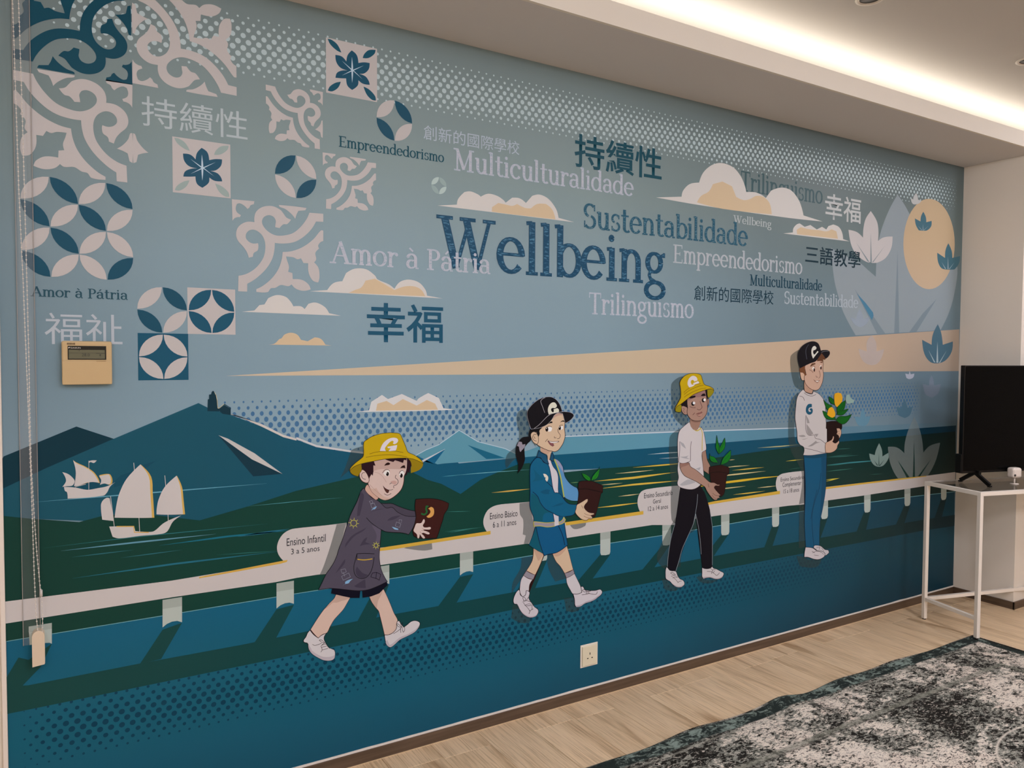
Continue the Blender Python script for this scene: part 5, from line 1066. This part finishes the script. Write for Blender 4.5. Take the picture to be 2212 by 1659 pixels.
# ---------------------------------------------------------------- table, television, camera
TR = math.radians(TABROT)
tb = tag(empty('console_table', (3.976, 2.290, 0), TR), 'white-framed console table with a glass top standing in the corner', 'table')
wm = bsdf('table_white_metal', hexc('#efe6d8'), .38, .45)
TL, TD, TH, LW = 1.32, .345, .745, .020
xs = (LW/2, TL-LW/2); ys = (-LW/2, -TD+LW/2)
for x in xs:
    for y in ys:
        z0 = .0115 if (x < .1 and y < -.1) or x > .5 and y < -.1 else .0
        b = MB(); b.box(x-LW/2, y-LW/2, z0+.006, x+LW/2, y+LW/2, TH-LW, .0015); lg = b.build('leg', wm, tb)
        b = MB(); b.tube((x, y, z0), (x, y, z0+.006), .0085, n=14); b.build('foot', bsdf('rubber_dark', hexc('#3a332c'), .7), lg)
b = MB()
b.box(0, -LW, TH-LW, TL, 0, TH, .0015); b.box(0, -TD, TH-LW, TL, -TD+LW, TH, .0015); b.box(0, -TD+LW, TH-LW, LW, -LW, TH, .0012); b.box(TL-LW, -TD+LW, TH-LW, TL, -LW, TH, .0012)
b.build('top_frame', wm, tb)
glass = bsdf('table_glass', hexc('#3c3e3a'), .03, 1.0); gb = glass.node_tree.nodes['Principled BSDF']; gb.inputs['Alpha'].default_value = .5
b = MB(); b.box(LW, -TD+LW, TH-.007, TL-LW, -LW, TH-.001); b.build('glass_top', glass, tb)
SZ = .112
for x in xs:
    b = MB(); b.box(x-LW/2+.001, -TD+LW, SZ-.009, x+LW/2-.001, -LW, SZ+.009, .001); b.build('stretcher', wm, tb)
b = MB(); b.box(LW, -LW+.001, SZ-.009, TL-LW, -.001, SZ+.009, .001); b.build('stretcher', wm, tb)
# television
TV0 = Vector((4.107, 2.100, TH))
tv = tag(empty('television', TV0, TR), 'black flat-screen television standing on the glass table, switched off', 'television')
blk = bsdf('tv_black', hexc('#0c0a08'), .4, .25); scr = bsdf('tv_screen', hexc('#030303'), .22, .06)
TW0, TW1, TZ0, TZ1 = -.098, .86, .062, .622
b = MB(); b.box(TW0, -.012, TZ0, TW1, .014, TZ1, .003); b.box(TW0-.004, -.008, TZ0, TW0+.05, .030, TZ0+.10, .004); b.box(TW0+.12, .014, TZ0+.03, TW1-.12, .048, TZ1-.2, .01); b.build('casing', blk, tv)
b = MB(); b.box(TW0+.006, -.0128, TZ0+.012, TW1-.006, -.0118, TZ1-.006); b.build('screen', scr, tv)
for xo in (0, .60):
    b = MB(); zt = TZ0+.006
    for yy in (.088, -.088):
        b.bar((xo, 0, zt-.004), (xo, yy, .0095), .013, (0, 0, 1), .018)
    b.bar((xo, -.03, zt-.003), (xo, .03, zt-.003), .016, (0, 0, 1), .016)
    fo = b.build('stand_leg', blk, tv)
    for yy in (.088, -.088):
        b = MB(); b.box(xo-.009, yy-.008, 0, xo+.009, yy+.008, .008, .002); b.build('foot_pad', blk, fo)
# little white camera in front of the television
wc = tag(empty('webcam', (4.300, 2.000, TH), TR), 'small white rounded cube camera standing on the table before the television', 'camera')
wht = bsdf('camera_white', hexc('#e8dccf'), .35, .45)
b = MB(); b.box(-.030, -.020, .034, .030, .024, .088, .012); o_ = b.build('housing', wht, wc)
b = MB(); b.tube((-.020, -.0215, .050), (-.020, -.0195, .050), .006, n=16); b.build('lens', bsdf('lens_grey', hexc('#4a4640'), .2, .6), o_)
b = MB(); b.tube((0, 0, 0), (0, 0, .004), .020, n=20); b.tube((0, 0, .004), (0, 0, .036), .004, n=12); b.build('stand', wht, wc)

# ---------------------------------------------------------------- rug
RX0, RX1, RY1, RY0 = .70, 3.945, 2.010, -.30
rugm = bsdf('rug_pile', (1, 1, 1, 1), .92, .1); t = NT(rugm)
tc = t.n('ShaderNodeTexCoord'); sp = t.n('ShaderNodeSeparateXYZ'); t.l(tc.outputs['Object'], sp.inputs[0])
# distance from the front (wall-side) edge and from the right edge
wob = t.n('ShaderNodeTexNoise', Scale=14.0, Detail=2.0); t.l(tc.outputs['Object'], wob.inputs['Vector'])
wv = t.math('MULTIPLY', t.math('SUBTRACT', wob.outputs[0], .5), .008)
dy = t.math('ADD', t.math('SUBTRACT', RY1, sp.outputs[1]), wv); dx = t.math('ADD', t.math('SUBTRACT', RX1, sp.outputs[0]), wv)
dxl = t.math('SUBTRACT', sp.outputs[0], RX0)
de = t.math('MINIMUM', t.math('MINIMUM', dy, dx), dxl)
def noise(scale, det, rough, dist=0, stretch=(1, 1, 1), off=(0, 0, 0)):
    mp = t.n('ShaderNodeMapping'); mp.inputs['Scale'].default_value = stretch; mp.inputs['Location'].default_value = off; t.l(tc.outputs['Object'], mp.inputs[0])
    n_ = t.n('ShaderNodeTexNoise', Scale=scale, Detail=det, Roughness=rough, Distortion=dist); t.l(mp.outputs[0], n_.inputs['Vector']); return n_.outputs[0]
fine = noise(30, 6, .68, 1.0, (1, 1.9, 1)); mid = noise(8, 5, .62, .8); big = noise(1.9, 3, .55, .6, off=(3.1, .7, 0)); spk = noise(150, 3, .7); flk = noise(62, 4, .7, .8, (1, 2.0, 1))
cream = hexc('#ece0cf'); pink = hexc('#e2d2c1'); grn = hexc('#7c8176'); drk = hexc('#25231f'); dgn = hexc('#2e3a36')
ground_ = t.mix(t.ramp(mid, [(.42, (0, 0, 0, 1)), (.58, (1, 1, 1, 1))]), cream, pink)
bb = t.math('SUBTRACT', big, .5); fb = t.math('SUBTRACT', fine, .5); mb_ = t.math('SUBTRACT', mid, .5)
g_ = t.math('ADD', t.math('ADD', t.math('MULTIPLY', bb, 1.5), t.math('MULTIPLY', mb_, 1.0)), t.math('MULTIPLY', fb, 1.1))
c1 = t.mix(t.ramp(t.math('ADD', g_, .12), [(0.0, (0, 0, 0, 1)), (.13, (.85, .85, .85, 1))]), ground_, grn)
d_ = t.math('ADD', t.math('ADD', t.math('MULTIPLY', bb, .55), t.math('MULTIPLY', mb_, .45)), fb)
c2 = t.mix(t.ramp(d_, [(.035, (0, 0, 0, 1)), (.075, (1, 1, 1, 1))]), c1, drk)
c2 = t.mix(t.ramp(t.math('ADD', flk, t.math('MULTIPLY', mb_, .25)), [(.53, (0, 0, 0, 1)), (.575, (.9, .9, .9, 1))]), c2, drk)
c2 = t.mix(t.ramp(flk, [(.36, (.8, .8, .8, 1)), (.42, (0, 0, 0, 1))]), c2, cream)
bord = t.mix(t.ramp(t.math('ADD', t.math('MULTIPLY', fb, 1.0), t.math('MULTIPLY', mb_, .9)), [(0.0, (0, 0, 0, 1)), (.14, (1, 1, 1, 1))]), hexc('#2c3431'), hexc('#8b9a8f'))
def bandf(v, a_, b_, s_=.003):
    return t.math('MULTIPLY', t.ramp(t.math('DIVIDE', v, 2.0), [(a_/2, (0, 0, 0, 1)), ((a_+s_)/2, (1, 1, 1, 1))]), t.ramp(t.math('DIVIDE', v, 2.0), [(b_/2, (1, 1, 1, 1)), ((b_+s_)/2, (0, 0, 0, 1))]))
c3 = t.mix(bandf(de, -1, .066), c2, bord)
for a_, b_, col, k in ((.072, .075, hexc('#4a4c44'), .8), (.082, .086, hexc('#b0ad9e'), .9), (.094, .097, hexc('#3c3c36'), .8), (.250, .256, hexc('#4a4842'), .9), (.256, .280, hexc('#8b8b7c'), .85), (.280, .285, hexc('#3c3a34'), .85)):
    c3 = t.mix(t.math('MULTIPLY', bandf(de, a_, b_, .001), t.math('MULTIPLY', t.ramp(fine, [(.35, (1, 1, 1, 1)), (.7, (.25, .25, .25, 1))]), k)), c3, col)
# medallion ring further in
vx = t.math('SUBTRACT', sp.outputs[0], 3.05); vy = t.math('MULTIPLY', t.math('SUBTRACT', sp.outputs[1], 1.05), 1.15)
rr_ = t.math('SQRT', t.math('ADD', t.math('MULTIPLY', vx, vx), t.math('MULTIPLY', vy, vy)))
c3 = t.mix(t.math('MULTIPLY', bandf(rr_, .40, .408, .001), .8), c3, cream)
c3 = t.mix(bandf(dx, -1, .016, .001), c3, hexc('#241d19'))
c3 = t.mix(bandf(dy, -1, .0055, .001), c3, hexc('#2a2a22'))
sv = t.n('ShaderNodeMix'); sv.data_type = 'RGBA'; sv.blend_type = 'MULTIPLY'; sv.inputs[0].default_value = .5; t.l(c3, sv.inputs['A']); t.l(t.ramp(spk, [(.3, (.55, .55, .55, 1)), (.6, (1.1, 1.1, 1.1, 1))]), sv.inputs['B'])
t.l(sv.outputs['Result'], t.b.inputs['Base Color'])
bp = t.n('ShaderNodeBump', Strength=.5, Distance=.003); t.l(spk, bp.inputs['Height']); t.l(bp.outputs[0], t.b.inputs['Normal'])
def rz_(x, y):
    """lifted waves along the wall-side edge"""
    f = max(0, 1-(RY1-y)/.42); z = 0
    for xc, wdt, h in ((1.62, .16, .006), (2.02, .14, .010), (2.50, .10, .022), (2.86, .16, .010), (3.25, .14, .004)):
        z += h*math.exp(-((x-xc-(RY1-y)*.25)/wdt)**2)
    return z*f*f + .0075
v, f = [], []; NX, NY = 150, 60
for j in range(NY+1):
    y = RY1-(RY1-RY0)*(j/NY)**1.5
    for i in range(NX+1):
        x = RX0+(RX1-RX0)*i/NX
        yy = y + (.006*math.sin(x*6.1+1)+.003*math.sin(x*13.7))*max(0, 1-(RY1-y)/.3)
        v.append((x, yy, rz_(x, y)))
n1 = len(v); 
for j in range(NY+1):
    for i in range(NX+1):
        x, y, z = v[j*(NX+1)+i]; v.append((x, y, z-.0068))
q = NX+1
for j in range(NY):
    for i in range(NX):
        a_ = j*q+i; f.append((a_, a_+q, a_+q+1, a_+1)); f.append((n1+a_, n1+a_+1, n1+a_+q+1, n1+a_+q))
for i in range(NX): f.append((i, i+1, n1+i+1, n1+i)); a_ = NY*q+i; f.append((a_, n1+a_, n1+a_+1, a_+1))
for j in range(NY): a_ = j*q; f.append((a_, n1+a_, n1+a_+q, a_+q)); a_ = j*q+NX; f.append((a_, a_+q, n1+a_+q, n1+a_))
b = MB(); b.add(v, f, True); rg = b.build('area_rug', rugm)
tag(rg, 'distressed grey and cream patterned rug with a dark border on the floor', 'rug')
